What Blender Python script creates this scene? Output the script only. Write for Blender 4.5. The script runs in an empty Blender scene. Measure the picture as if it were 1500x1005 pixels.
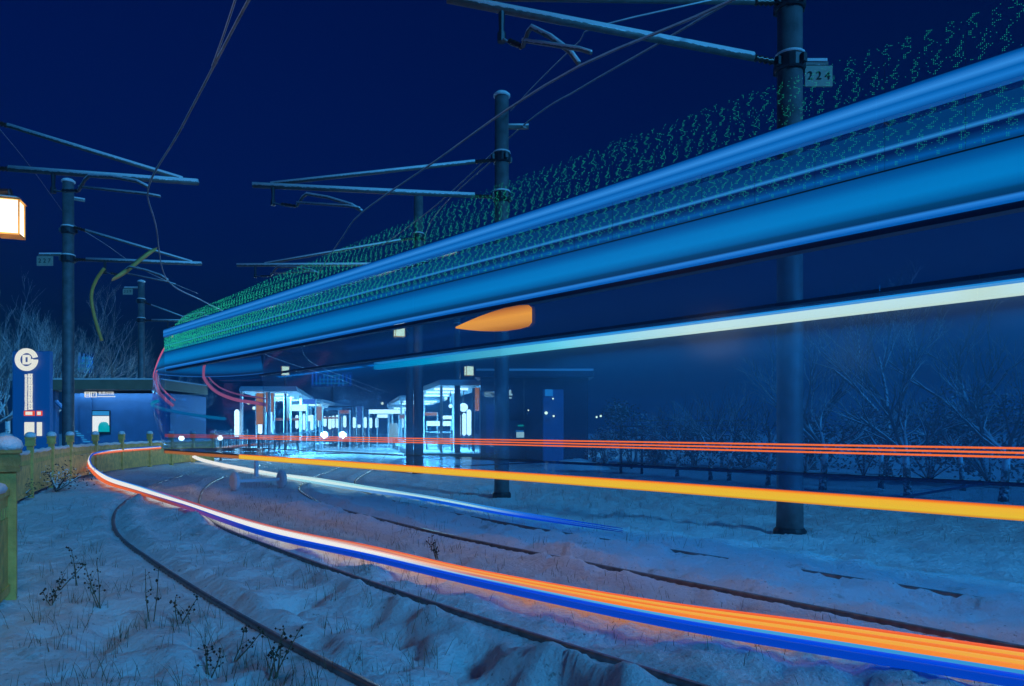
import bpy, math, random
import numpy as np
from mathutils import Vector, Matrix
random.seed(7); np.random.seed(7)
S = bpy.context.scene
COL = S.collection
R = math.radians
# ------------------------------------------------------------------ camera, world, sun, exposure
CAM_H, FPX, HZ = 1.5, 1050.0, 629.0
cam_d = bpy.data.cameras.new('camera'); cam = bpy.data.objects.new('camera', cam_d); COL.objects.link(cam)
cam.location = (0, 0, CAM_H); cam.rotation_euler = (R(90), 0, 0)
cam_d.sensor_width = 36; cam_d.lens = FPX / 1500 * 36; cam_d.shift_y = (HZ - 502.5) / 1500
cam_d.clip_start = 0.05; cam_d.clip_end = 2000
S.camera = cam
SUN_ROT = R(139)
w = bpy.data.worlds.new('World'); S.world = w; w.use_nodes = True
nt = w.node_tree; bg = nt.nodes['Background']
sky = nt.nodes.new('ShaderNodeTexSky'); sky.sky_type = 'NISHITA'; sky.sun_disc = False
sky.sun_elevation = R(-.9); sky.sun_rotation = SUN_ROT; sky.ozone_density = 6
tint = nt.nodes.new('ShaderNodeMix'); tint.data_type = 'RGBA'; tint.blend_type = 'MULTIPLY'
tint.inputs[0].default_value = 1.0; tint.inputs[7].default_value = (0.02, 1.0, 2.1, 1)
nt.links.new(sky.outputs[0], tint.inputs[6]); nt.links.new(tint.outputs[2], bg.inputs[0])
bg.inputs[1].default_value = 0.11
sd = bpy.data.lights.new('sun', 'SUN'); sd.energy = 2.2; sd.angle = R(10); sd.color = (0.05, 0.42, 0.95)
so = bpy.data.objects.new('sun', sd); COL.objects.link(so); so.rotation_euler = (R(63), 0, R(47))
S.view_settings.view_transform = 'Standard'; S.view_settings.look = 'None'
S.view_settings.exposure = 0.0; S.view_settings.gamma = 1.0
S.cycles.transparent_max_bounces = 24; S.cycles.max_bounces = 6
try:
    S.cycles.use_denoising = True
except Exception: pass
# ------------------------------------------------------------------ helpers
def P(px, py, Z): return Vector(((px - 750) * Z / FPX, Z, CAM_H + (HZ - py) * Z / FPX))
def G(px, py, z=0.0):
    Z = FPX * (CAM_H - z) / (py - HZ); return Vector(((px - 750) * Z / FPX, Z, z))
def X(px, Z): return (px - 750) * Z / FPX
def tag(o, label=None, cat=None, group=None, kind=None):
    if label: o['label'] = label
    if cat: o['category'] = cat
    if group: o['group'] = group
    if kind: o['kind'] = kind
    return o
def empty(name, loc=(0, 0, 0), label=None, cat=None, group=None, rz=0):
    o = bpy.data.objects.new(name, None); COL.objects.link(o); o.location = loc; o.rotation_euler = (0, 0, rz)
    o.empty_display_size = 0.1
    return tag(o, label, cat, group)
class MB:
    def __init__(s): s.v = []; s.f = []
    def add(s, vs, fs):
        n = len(s.v); s.v += [tuple(v) for v in vs]; s.f += [tuple(i + n for i in f) for f in fs]; return s
    def box(s, c, d, rz=0.0, taper=1.0):
        x, y, z = (a / 2 for a in d); ca, sa = math.cos(rz), math.sin(rz); vs = []
        for k in (-1, 1):
            t = taper if k == 1 else 1.0
            for (i, j) in ((-1, -1), (1, -1), (1, 1), (-1, 1)):
                a, b = i * x * t, j * y * t
                vs.append((c[0] + a * ca - b * sa, c[1] + a * sa + b * ca, c[2] + k * z))
        return s.add(vs, [(3, 2, 1, 0), (4, 5, 6, 7), (0, 1, 5, 4), (1, 2, 6, 5), (2, 3, 7, 6), (3, 0, 4, 7)])
    def tube(s, pts, r, n=8, cap=True):
        pts = [Vector(p) for p in pts]; m = len(pts)
        rs = r if isinstance(r, (list, tuple)) else [r] * m
        vs = []; fs = []; ref = None
        for i, p in enumerate(pts):
            t = (pts[min(i + 1, m - 1)] - pts[max(i - 1, 0)])
            if t.length < 1e-9: t = Vector((0, 0, 1))
            t.normalize()
            if ref is None: ref = Vector((0, 0, 1)) if abs(t.z) < .9 else Vector((1, 0, 0))
            a = t.cross(ref)
            if a.length < 1e-4: a = t.cross(Vector((1, .3, 0)))
            a.normalize(); b = a.cross(t); ref = b
            for k in range(n):
                th = 2 * math.pi * k / n
                vs.append(p + (a * math.cos(th) + b * math.sin(th)) * rs[i])
        for i in range(m - 1):
            for k in range(n):
                k2 = (k + 1) % n
                fs.append((i * n + k, i * n + k2, (i + 1) * n + k2, (i + 1) * n + k))
        if cap:
            fs.append(tuple(range(n - 1, -1, -1))); fs.append(tuple((m - 1) * n + k for k in range(n)))
        return s.add(vs, fs)
    def lathe(s, c, prof, n=16):
        vs = []; fs = []
        for (r, z) in prof:
            for k in range(n):
                th = 2 * math.pi * k / n; vs.append((c[0] + r * math.cos(th), c[1] + r * math.sin(th), c[2] + z))
        for i in range(len(prof) - 1):
            for k in range(n):
                k2 = (k + 1) % n; fs.append((i * n + k, i * n + k2, (i + 1) * n + k2, (i + 1) * n + k))
        fs.append(tuple(range(n - 1, -1, -1))); fs.append(tuple((len(prof) - 1) * n + k for k in range(n)))
        return s.add(vs, fs)
    def build(s, name, m, parent=None, smooth=False, bevel=0):
        me = bpy.data.meshes.new(name); me.from_pydata(s.v, [], s.f); me.update()
        if smooth: me.polygons.foreach_set('use_smooth', [True] * len(me.polygons))
        me.materials.append(m)
        o = bpy.data.objects.new(name, me); COL.objects.link(o)
        if parent:
            o.parent = parent
            # geometry is given in world space: bring it into the parent's frame
            bpy_w = parent.matrix_basis.copy(); pp = parent.parent
            while pp: bpy_w = pp.matrix_basis @ bpy_w; pp = pp.parent
            if bpy_w != Matrix.Identity(4): me.transform(bpy_w.inverted())
        if bevel:
            b = o.modifiers.new('bevel', 'BEVEL'); b.width = bevel; b.segments = 2; b.limit_method = 'ANGLE'
        return o
def copy_tree(o, parent=None):
    c = o.copy(); COL.objects.link(c); c.parent = parent
    for ch in [k for k in bpy.data.objects if k.parent == o]: copy_tree(ch, c)
    return c
def spline(pts, step=0.25):
    pts = [Vector(p) for p in pts]; out = []
    for i in range(len(pts) - 1):
        p0 = pts[max(i - 1, 0)]; p1 = pts[i]; p2 = pts[i + 1]; p3 = pts[min(i + 2, len(pts) - 1)]
        n = max(2, int((p2 - p1).length / step))
        for k in range(n):
            t = k / n
            out.append(.5 * ((2 * p1) + (p2 - p0) * t + (2 * p0 - 5 * p1 + 4 * p2 - p3) * t * t + (3 * p1 - p0 - 3 * p2 + p3) * t ** 3))
    out.append(pts[-1]); return out
def text_mesh(name, body, size, m, parent, mtx, depth=0.01):
    c = bpy.data.curves.new(name, 'FONT'); c.body = body; c.size = size; c.extrude = depth
    c.align_x = 'CENTER'; c.align_y = 'CENTER'
    t = bpy.data.objects.new('tmp_text', c); COL.objects.link(t)
    dg = bpy.context.evaluated_depsgraph_get(); dg.update()
    me = bpy.data.meshes.new_from_object(t.evaluated_get(dg)); bpy.data.objects.remove(t); bpy.data.curves.remove(c)
    me.transform(mtx); me.materials.clear(); me.materials.append(m); me.name = name
    o = bpy.data.objects.new(name, me); COL.objects.link(o); o.parent = parent
    if parent:
        W = parent.matrix_basis.copy(); pp = parent.parent
        while pp: W = pp.matrix_basis @ W; pp = pp.parent
        me.transform(W.inverted())
    return o
def face_mtx(loc, rz=0):   # upright text facing the -Y side, turned by rz
    return Matrix.Translation(loc) @ Matrix.Rotation(rz, 4, 'Z') @ Matrix.Rotation(R(90), 4, 'X')
# ------------------------------------------------------------------ materials
def mat(name, col, rough=.6, metal=0., var=.15, scale=6., bump=0., bscale=30., snow=None, spec=.5):
    m = bpy.data.materials.new(name); m.use_nodes = True; n = m.node_tree; N = n.nodes; L = n.links
    b = N['Principled BSDF']; b.inputs['Roughness'].default_value = rough; b.inputs['Metallic'].default_value = metal
    b.inputs['Specular IOR Level'].default_value = spec
    tc = N.new('ShaderNodeTexCoord'); no = N.new('ShaderNodeTexNoise'); no.inputs['Scale'].default_value = scale; no.inputs['Detail'].default_value = 6
    L.new(tc.outputs['Object'], no.inputs['Vector'])
    rp = N.new('ShaderNodeValToRGB')
    rp.color_ramp.elements[0].position = .3; rp.color_ramp.elements[1].position = .72
    rp.color_ramp.elements[0].color = (*[c * (1 - var) for c in col], 1); rp.color_ramp.elements[1].color = (*[min(1, c * (1 + var)) for c in col], 1)
    L.new(no.outputs['Fac'], rp.inputs[0]); out = rp.outputs[0]
    if snow is not None:
        ge = N.new('ShaderNodeNewGeometry'); sx = N.new('ShaderNodeSeparateXYZ'); L.new(ge.outputs['Normal'], sx.inputs[0])
        n2 = N.new('ShaderNodeTexNoise'); n2.inputs['Scale'].default_value = 14; L.new(tc.outputs['Object'], n2.inputs['Vector'])
        ad = N.new('ShaderNodeMath'); ad.operation = 'ADD'; L.new(sx.outputs[2], ad.inputs[0]); L.new(n2.outputs['Fac'], ad.inputs[1])
        mr = N.new('ShaderNodeMapRange'); mr.inputs[1].default_value = snow + .42; mr.inputs[2].default_value = snow + .62; L.new(ad.outputs[0], mr.inputs[0])
        mx = N.new('ShaderNodeMix'); mx.data_type = 'RGBA'; L.new(mr.outputs[0], mx.inputs[0]); L.new(out, mx.inputs[6]); mx.inputs[7].default_value = (.78, .8, .82, 1)
        out = mx.outputs[2]
    L.new(out, b.inputs['Base Color'])
    if bump:
        n3 = N.new('ShaderNodeTexNoise'); n3.inputs['Scale'].default_value = bscale; n3.inputs['Detail'].default_value = 8; L.new(tc.outputs['Object'], n3.inputs['Vector'])
        bp = N.new('ShaderNodeBump'); bp.inputs['Strength'].default_value = bump; bp.inputs['Distance'].default_value = .03
        L.new(n3.outputs['Fac'], bp.inputs['Height']); L.new(bp.outputs[0], b.inputs['Normal'])
    return m
def emit(name, col, strength=1.0, ramp=None, axis=2, lo=0., hi=1.):
    """lamp surface; ramp = [(pos, col)...] along an object axis between lo and hi"""
    m = bpy.data.materials.new(name); m.use_nodes = True; n = m.node_tree; N = n.nodes; L = n.links
    b = N['Principled BSDF']; b.inputs['Base Color'].default_value = (.02, .02, .02, 1); b.inputs['Roughness'].default_value = .5
    b.inputs['Emission Strength'].default_value = strength; b.inputs['Emission Color'].default_value = (*col, 1)
    if ramp:
        tc = N.new('ShaderNodeTexCoord'); sx = N.new('ShaderNodeSeparateXYZ'); L.new(tc.outputs['Object'], sx.inputs[0])
        mr = N.new('ShaderNodeMapRange'); mr.inputs[1].default_value = lo; mr.inputs[2].default_value = hi; L.new(sx.outputs[axis], mr.inputs[0])
        rp = N.new('ShaderNodeValToRGB'); e = rp.color_ramp.elements
        while len(e) < len(ramp): e.new(.5)
        for k, (p, c) in enumerate(ramp): e[k].position = p; e[k].color = (*c, 1)
        L.new(mr.outputs[0], rp.inputs[0]); L.new(rp.outputs[0], b.inputs['Emission Color'])
    return m
def glass(name, col, gloss=.06, mist=0.):
    m = bpy.data.materials.new(name); m.use_nodes = True; n = m.node_tree; N = n.nodes; L = n.links
    N.remove(N['Principled BSDF']); o = N['Material Output']
    t = N.new('ShaderNodeBsdfTransparent'); t.inputs[0].default_value = (*col, 1)
    g = N.new('ShaderNodeBsdfGlossy'); g.inputs['Roughness'].default_value = .12; g.inputs[0].default_value = (.6, .8, 1, 1)
    mx = N.new('ShaderNodeMixShader')
    lw = N.new('ShaderNodeLayerWeight'); lw.inputs[0].default_value = .25
    ml = N.new('ShaderNodeMath'); ml.operation = 'MULTIPLY'; ml.inputs[1].default_value = gloss * 4; L.new(lw.outputs['Fresnel'], ml.inputs[0])
    L.new(ml.outputs[0], mx.inputs[0])
    
    src = t
    if mist:  # diffuse and translucent share, added so the pane holds a glow
        di = N.new('ShaderNodeBsdfTranslucent'); di.inputs[0].default_value = (.7, .8, .9, 1); df = N.new('ShaderNodeBsdfDiffuse'); df.inputs[0].default_value = (.7, .8, .9, 1)
        m0 = N.new('ShaderNodeMixShader'); L.new(di.outputs[0], m0.inputs[1]); L.new(df.outputs[0], m0.inputs[2])
        m1 = N.new('ShaderNodeMixShader'); m1.inputs[0].default_value = mist; L.new(t.outputs[0], m1.inputs[1]); L.new(m0.outputs[0], m1.inputs[2]); src = m1
    L.new(src.outputs[0], mx.inputs[1]); L.new(g.outputs[0], mx.inputs[2]); L.new(mx.outputs[0], o.inputs[0]); return m
M = {}
M['steel'] = mat('frosted galvanised steel', (.15, .14, .13), .55, .3, .25, 9, .2, 60, snow=.15)
M['wire'] = mat('frosted wire', (.20, .20, .21), .7, 0, .5, 3, 0, 30, snow=-.1)
M['pole'] = mat('weathered pole', (.13, .135, .15), .6, .3, .3, 5, .2, 40)
M['dark'] = mat('dark metal', (.03, .035, .045), .5, .4, .3, 8)
M['black'] = mat('black rubber', (.012, .012, .014), .8, 0, .3, 20)
M['porcelain'] = mat('insulator brown', (.05, .02, .012), .3, 0, .2, 10)
M['rail'] = mat('rail steel', (.2, .2, .21), .38, .7, .3, 12, .1, 80)
M['plate'] = mat('plate cream', (.36, .35, .28), .6, 0, .12, 14)
M['ink'] = mat('black ink', (.01, .01, .01), .7)
M['wood'] = mat('ochre fence paint', (.72, .40, .09), .65, 0, .3, 7, .3, 40)
M['wood2'] = mat('brown fence cap', (.5, .26, .06), .6, 0, .3, 9, .3, 40)
M['bark'] = mat('frosted bark', (.05, .042, .038), .85, 0, .3, 12, 0, 30, snow=.12)
M['twig'] = mat('frosted twig', (.17, .18, .19), .85, 0, .3, 12, 0, 30, snow=.0)
M['twig_dark'] = mat('lightly frosted twig', (.06, .06, .065), .85, 0, .3, 12, 0, 30, snow=.35)
M['leaf'] = mat('snowy evergreen leaf', (.025, .045, .03), .7, 0, .4, 3, 0, 30, snow=.62)
M['straw'] = mat('dry straw', (.16, .11, .06), .8, 0, .4, 12)
M['snowtop'] = mat('settled snow', (.8, .81, .83), .7, 0, .04, 10, .5, 40)
M['wall_blue'] = mat('blue-grey cladding', (.09, .22, .42), .5, .1, .12, 2, .05, 30)
M['wall_dark'] = mat('dark cladding', (.035, .05, .085), .4, .2, .2, 2, .05, 30)
M['fascia'] = mat('bronze fascia', (.30, .23, .14), .5, .2, .12, 3)
M['concrete'] = mat('platform concrete', (.32, .33, .34), .8, 0, .15, 4, .3, 20, snow=.45)
M['orange_panel'] = mat('orange panel', (.75, .2, .06), .5, 0, .1, 4)
M['white_paint'] = mat('white paint', (.78, .78, .78), .4, 0, .05, 4)
M['red_paint'] = mat('red paint', (.6, .05, .02), .4)
M['tram_paint'] = mat('tram navy paint', (.006, .02, .06), .4, .0, .2, 2)
M['tram_floor'] = mat('wet saloon floor', (.05, .11, .17), .28, 0, .3, 3)
M['tram_under'] = mat('snow-crusted underframe', (.22, .24, .28), .8, 0, .4, 6, .4, 20, snow=.1)
M['glass'] = glass('tinted tram glass', (.80, .93, 1.0))
M['glass_mist'] = glass('misted tram glass', (.76, .92, 1.0), .06, .13)  # cloudiness added to carry the blue glow of the light trails
M['glass_clear'] = glass('clear glazing', (.75, .88, 1.0), .05)
M['e_white'] = emit('white lamp', (1, .97, .9), 4.0)
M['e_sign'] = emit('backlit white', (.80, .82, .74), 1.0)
M['e_window'] = emit('lit window', (.75, .82, .85), 1.1)
M['e_cyan'] = emit('cyan led', (.02, .25, .6), 1.0)
M['e_blue'] = emit('blue led', (.0, .07, .8), 1.0)
M['e_warm'] = emit('lantern paper', (1, .80, .50), 2.6)
M['e_head'] = emit('headlamp', (1, 1, 1), 60)
M['e_red'] = emit('red led', (.80, .075, .03), 1.0)
M['e_redor'] = emit('orange-red led', (.9, .16, .03), 1.0)
M['e_pink'] = emit('pink marker led', (.55, .12, .25), .9)
M['e_amber'] = emit('amber lamp', (.78, .30, .05), .9, [(0, (.35, .12, .03)), (.3, (.72, .30, .06)), (.6, (.85, .36, .06)), (.85, (.6, .2, .04)), (1, (.25, .08, .03))], 2, 2.70, 2.99)  # colour fades towards the edges to imitate a soft blur
M['e_green'] = emit('green led dots', (.01, .42, .26), 1.0)
M['e_ceiling'] = emit('platform ceiling lamp', (.85, .95, 1), 6.0)
# snow ground
def snow_mat():
    m = bpy.data.materials.new('trampled snow'); m.use_nodes = True; n = m.node_tree; N = n.nodes; L = n.links; b = N['Principled BSDF']
    b.inputs['Roughness'].default_value = .75; b.inputs['Specular IOR Level'].default_value = .25
    tc = N.new('ShaderNodeTexCoord'); a = N.new('ShaderNodeTexNoise'); a.inputs['Scale'].default_value = 1.7; a.inputs['Detail'].default_value = 9; a.inputs['Roughness'].default_value = .7
    L.new(tc.outputs['Object'], a.inputs['Vector'])
    r = N.new('ShaderNodeValToRGB'); e = r.color_ramp.elements; e[0].position = .32; e[0].color = (.50, .48, .46, 1); e[1].position = .41; e[1].color = (.80, .81, .83, 1)
    L.new(a.outputs['Fac'], r.inputs[0])
    f = N.new('ShaderNodeTexNoise'); f.inputs['Scale'].default_value = 26; f.inputs['Detail'].default_value = 5; L.new(tc.outputs['Object'], f.inputs['Vector'])
    r2 = N.new('ShaderNodeValToRGB'); e = r2.color_ramp.elements; e[0].position = .27; e[0].color = (.35, .32, .3, 1); e[1].position = .36; e[1].color = (1, 1, 1, 1); L.new(f.outputs['Fac'], r2.inputs[0])
    mx = N.new('ShaderNodeMix'); mx.data_type = 'RGBA'; mx.blend_type = 'MULTIPLY'; mx.inputs[0].default_value = .8
    L.new(r.outputs[0], mx.inputs[6]); L.new(r2.outputs[0], mx.inputs[7]); L.new(mx.outputs[2], b.inputs['Base Color'])
    h = N.new('ShaderNodeTexNoise'); h.inputs['Scale'].default_value = 11; h.inputs['Detail'].default_value = 10; h.inputs['Roughness'].default_value = .68; L.new(tc.outputs['Object'], h.inputs['Vector'])
    bp = N.new('ShaderNodeBump'); bp.inputs['Strength'].default_value = .8; bp.inputs['Distance'].default_value = .10
    L.new(h.outputs['Fac'], bp.inputs['Height']); L.new(bp.outputs[0], b.inputs['Normal']); return m
# ------------------------------------------------------------------ tracks (centre geometry first: the snow needs it)
B_pts = [(8.5, -3.2), (4.6, .6), (2.6, 2.65), (1.03, 4.33), (-.93, 6.54), (-2.9, 9.0), (-4.53, 11.2), (-5.9, 13.6), (-6.88, 15.8), (-7.9, 18.4), (-8.8, 21.3), (-9.6, 25), (-10.8, 32), (-12.6, 45), (-14.2, 60), (-16, 85), (-17, 120)]
C_pts = [(9.5, -1.6), (6.6, 1.6), (4.6, 3.8), (3.56, 4.98), (2.67, 6.03), (1.44, 7.45), (-.45, 9.7), (-2.0, 11.8), (-3.6, 14.2), (-4.9, 16.9), (-5.6, 18.9), (-6.2, 22), (-6.7, 26.7), (-7.8, 35), (-9.8, 48), (-11.2, 60), (-13, 85), (-14, 120)]
def off2(pts, d):
    out = []
    for i, p in enumerate(pts):
        t = (pts[min(i + 1, len(pts) - 1)] - pts[max(i - 1, 0)]).normalized(); out.append(p + Vector((t.y, -t.x, 0)) * d)
    return out
Bs = spline([(x, y, 0) for x, y in B_pts], .3); As = off2(Bs, -1.435)
Cs = spline([(x, y, 0) for x, y in C_pts], .3); Ds = off2(Cs, 1.435)
# ------------------------------------------------------------------ snow ground
def vnoise(x, y, seed):
    rs = np.random.RandomState(seed); tab = rs.rand(256, 256)
    xi = np.floor(x).astype(int); yi = np.floor(y).astype(int); fx = x - xi; fy = y - yi
    fx = fx * fx * (3 - 2 * fx); fy = fy * fy * (3 - 2 * fy)
    g = lambda a, b: tab[a % 256, b % 256]
    return (g(xi, yi) * (1 - fx) + g(xi + 1, yi) * fx) * (1 - fy) + (g(xi, yi + 1) * (1 - fx) + g(xi + 1, yi + 1) * fx) * fy - .5
def segdist(x, y, line):
    pts = np.array([(p.x, p.y) for p in line if -4 < p.y < 60])
    d = np.full(x.shape, 9.0); xf = x.ravel(); yf = y.ravel(); df = d.ravel()
    idx = np.where((xf > -20) & (xf < 12) & (yf > -4) & (yf < 60))[0]
    for ch in np.array_split(idx, max(1, len(idx) // 20000)):
        dm = np.full(len(ch), 9.0)
        for i in range(len(pts) - 1):
            a = pts[i]; ab = pts[i + 1] - a; L2 = ab @ ab
            t = np.clip(((xf[ch] - a[0]) * ab[0] + (yf[ch] - a[1]) * ab[1]) / L2, 0, 1)
            dm = np.minimum(dm, np.hypot(xf[ch] - a[0] - t * ab[0], yf[ch] - a[1] - t * ab[1]))
        df[ch] = dm
    return df.reshape(x.shape)
FENCE = [(-3.35, 4.1), (-4.43, 6.3), (-6.3, 8.9), (-7.7, 10.9), (-9.2, 13.0), (-10.75, 16.0), (-11.95, 18.6), (-12.95, 21.0), (-13.6, 23.4), (-14.05, 25.8), (-14.25, 28.2), (-14.3, 30.1), (-14.2, 31.9), (-14.0, 33.5)]
_xs = 3 * np.sinh(np.linspace(-5.2, 5.2, 620)); _ys = 3 * np.sinh(np.linspace(-2.6, 5.3, 640))
GX, GY = np.meshgrid(_xs, _ys)
def hills(x, y):
    h = vnoise(x * .35, y * .35, 1) * .10 + vnoise(x * 1.3, y * 1.3, 2) * .07
    return h
dA, dB, dC, dD = (segdist(GX, GY, l) for l in (As, Bs, Cs, Ds))
dr = np.minimum(np.minimum(dA, dB), np.minimum(dC, dD))
warp = vnoise(GX * 1.1, GY * 1.1, 11) * 1.2
detail = vnoise(GX * 3.1 + warp, GY * 3.1 - warp, 3) * .10 + vnoise(GX * 6.3 - warp, GY * 6.3 + warp, 4) * .075 + vnoise(GX * 13, GY * 13, 5) * .05 + vnoise(GX * 27, GY * 27, 6) * .02
near = np.clip(1 - np.hypot(GX, GY) / 70, 0, 1)
HT = (hills(GX, GY) + detail * near)
bed = (np.minimum(dA, dB) < 1.5) & (dA + dB < 1.9)
rs = np.random.RandomState(3)
for _ in range(420):                         # footprints in the near track bed and the verge
    k = rs.randint(4, 45); p = (As[k] + Bs[k]) / 2 if rs.rand() < .6 else As[k] + Vector((-1.2 * rs.rand(), -.9 * rs.rand(), 0))
    cx, cy = p.x + rs.uniform(-.5, .5), p.y + rs.uniform(-.5, .5); s2 = rs.uniform(.008, .022)
    HT -= .12 * np.exp(-((GX - cx) ** 2 + (GY - cy) ** 2) / s2) * (np.abs(GX - cx) < .8) 
inside = ((dA < 1.44) & (dB < 1.44)) | ((dC < 1.44) & (dD < 1.44))
rim = np.where(inside, np.exp(-((dr - .24) / .11) ** 2) * .075, np.exp(-((dr - .22) / .10) ** 2) * .03)
HT += rim
HT = np.where(dr < .20, HT * np.clip((dr - .05) / .13, 0, 1) - .03 * np.clip(1 - (dr - .03) / .06, 0, 1), HT)
HT -= .02
HT -= np.clip((np.hypot(GX, GY) - 60) / 200, 0, 1) * .3
def hz(x, y):
    i = np.searchsorted(_xs, x) ; j = np.searchsorted(_ys, y); return float(HT[min(j, len(_ys) - 1), min(i, len(_xs) - 1)])
ny, nx = GX.shape
me = bpy.data.meshes.new('ground')
co = np.stack([GX, GY, HT], -1).reshape(-1, 3)
ii = np.arange(ny * nx).reshape(ny, nx)
q = np.stack([ii[:-1, :-1], ii[:-1, 1:], ii[1:, 1:], ii[1:, :-1]], -1).reshape(-1, 4)
me.vertices.add(len(co)); me.vertices.foreach_set('co', co.ravel())
me.loops.add(q.size); me.loops.foreach_set('vertex_index', q.ravel().astype(np.int32))
me.polygons.add(len(q)); me.polygons.foreach_set('loop_start', np.arange(0, q.size, 4, dtype=np.int32))
me.polygons.foreach_set('use_smooth', np.ones(len(q), bool)); me.update(calc_edges=True); me.validate()
me.materials.append(snow_mat())
gr = bpy.data.objects.new('ground', me); COL.objects.link(gr); tag(gr, kind='structure')
# rails
def track(label, ls, rs_):
    t = empty('tram_track', (0, 0, 0), label, 'tram track')
    for l in (ls, rs_):
        l = [p for p in l if p.y > -3]
        m = MB(); vs = []; fs = []
        prof = [(-.026, -.06), (-.026, -.003), (-.02, .006), (.02, .006), (.026, -.003), (.026, -.06)]
        for i, p in enumerate(l):
            tt = (l[min(i + 1, len(l) - 1)] - l[max(i - 1, 0)]).normalized(); nn = Vector((tt.y, -tt.x, 0))
            for (u, z) in prof: vs.append(p + nn * u + Vector((0, 0, z - .012)))
        k = len(prof)
        for i in range(len(l) - 1):
            for j in range(k - 1): fs.append((i * k + j, (i + 1) * k + j, (i + 1) * k + j + 1, i * k + j + 1))
        m.add(vs, fs).build('rail', M['rail'], t, True)
    return t
track('near tram track, two steel rails curving through trampled snow at the bottom left', As, Bs)
track('far tram track curving under the tram beside the overhead line poles', Cs, Ds)
# ------------------------------------------------------------------ the tram at rest, its light trails added as glowing bands
F_pts = [(7.0, .8), (5.4, 2.6), (4.4, 3.72), (3.44, 4.82), (2.51, 5.87), (1.57, 6.95), (.34, 8.32), (-1.39, 10.2), (-3.9, 12.95), (-6.6, 15.9), (-8.9, 18.4)]
def resample(pts, step):
    d = [0]; 
    for i in range(1, len(pts)): d.append(d[-1] + (pts[i] - pts[i - 1]).length)
    n = int(d[-1] / step); out = []; j = 0
    for k in range(n + 1):
        s = d[-1] * k / n
        while j < len(d) - 2 and d[j + 1] < s: j += 1
        t = (s - d[j]) / max(1e-9, d[j + 1] - d[j]); out.append(pts[j].lerp(pts[j + 1], min(1, max(0, t))))
    return out, d[-1]
FP, FL = resample(spline([(x, y, 0) for x, y in F_pts], .1), .05)
def fr(s):
    x = max(0, min(len(FP) - 1.001, s / FL * (len(FP) - 1))); i = int(x); p = FP[i].lerp(FP[i + 1], x - i)
    a = FP[max(0, i - 8)]; b = FP[min(len(FP) - 1, i + 9)]; t = (b - a).normalized(); return p, t, Vector((t.y, -t.x, 0))
def tv(s, u, z): p, t, n = fr(s); return p + n * u + Vector((0, 0, z))
def sweep(prof, s0, s1, step=.4, closed=True, mb=None):
    mb = mb or MB(); n = max(1, int(abs(s1 - s0) / step)); k = len(prof); vs = []; fs = []
    for i in range(n + 1):
        s = s0 + (s1 - s0) * i / n
        for (u, z) in prof: vs.append(tv(s, u, z))
    for i in range(n):
        for j in range(k if closed else k - 1):
            j2 = (j + 1) % k; fs.append((i * k + j, i * k + j2, (i + 1) * k + j2, (i + 1) * k + j))
    if closed: fs.append(tuple(range(k - 1, -1, -1))); fs.append(tuple(n * k + j for j in range(k)))
    return mb.add(vs, fs)
def rect(u0, u1, z0, z1): return [(u0, z0), (u1, z0), (u1, z1), (u0, z1)]
W = 2.6
tram = empty('tram', (FP[0] + FP[-1]) / 2, 'long blue-lit glass tram sweeping across the picture with green dotted roof and orange sill line', 'tram')
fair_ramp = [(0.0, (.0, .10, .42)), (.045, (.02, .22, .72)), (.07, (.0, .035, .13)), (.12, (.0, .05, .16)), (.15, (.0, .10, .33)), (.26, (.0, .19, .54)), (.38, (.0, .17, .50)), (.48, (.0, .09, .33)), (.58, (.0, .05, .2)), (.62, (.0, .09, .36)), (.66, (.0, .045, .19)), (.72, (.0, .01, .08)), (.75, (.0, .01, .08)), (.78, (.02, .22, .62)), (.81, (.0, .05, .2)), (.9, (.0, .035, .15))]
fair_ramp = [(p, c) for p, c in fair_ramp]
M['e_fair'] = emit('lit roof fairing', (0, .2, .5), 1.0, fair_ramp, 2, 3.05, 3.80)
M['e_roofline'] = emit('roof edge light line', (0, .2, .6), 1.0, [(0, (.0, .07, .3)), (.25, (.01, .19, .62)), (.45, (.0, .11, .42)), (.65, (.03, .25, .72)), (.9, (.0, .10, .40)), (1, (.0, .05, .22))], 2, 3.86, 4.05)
M['e_fair_dim'] = emit('lit nose fairing', (0, .2, .5), .7, fair_ramp, 2, 3.05, 3.80); M['e_fair_dim2'] = emit('nose roof line', (0, .08, .3), .7)  # dimmer copies where the added light trail fades round the nose
cuts = [0, 6.3, 12.6, 18.9, FL]
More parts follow.
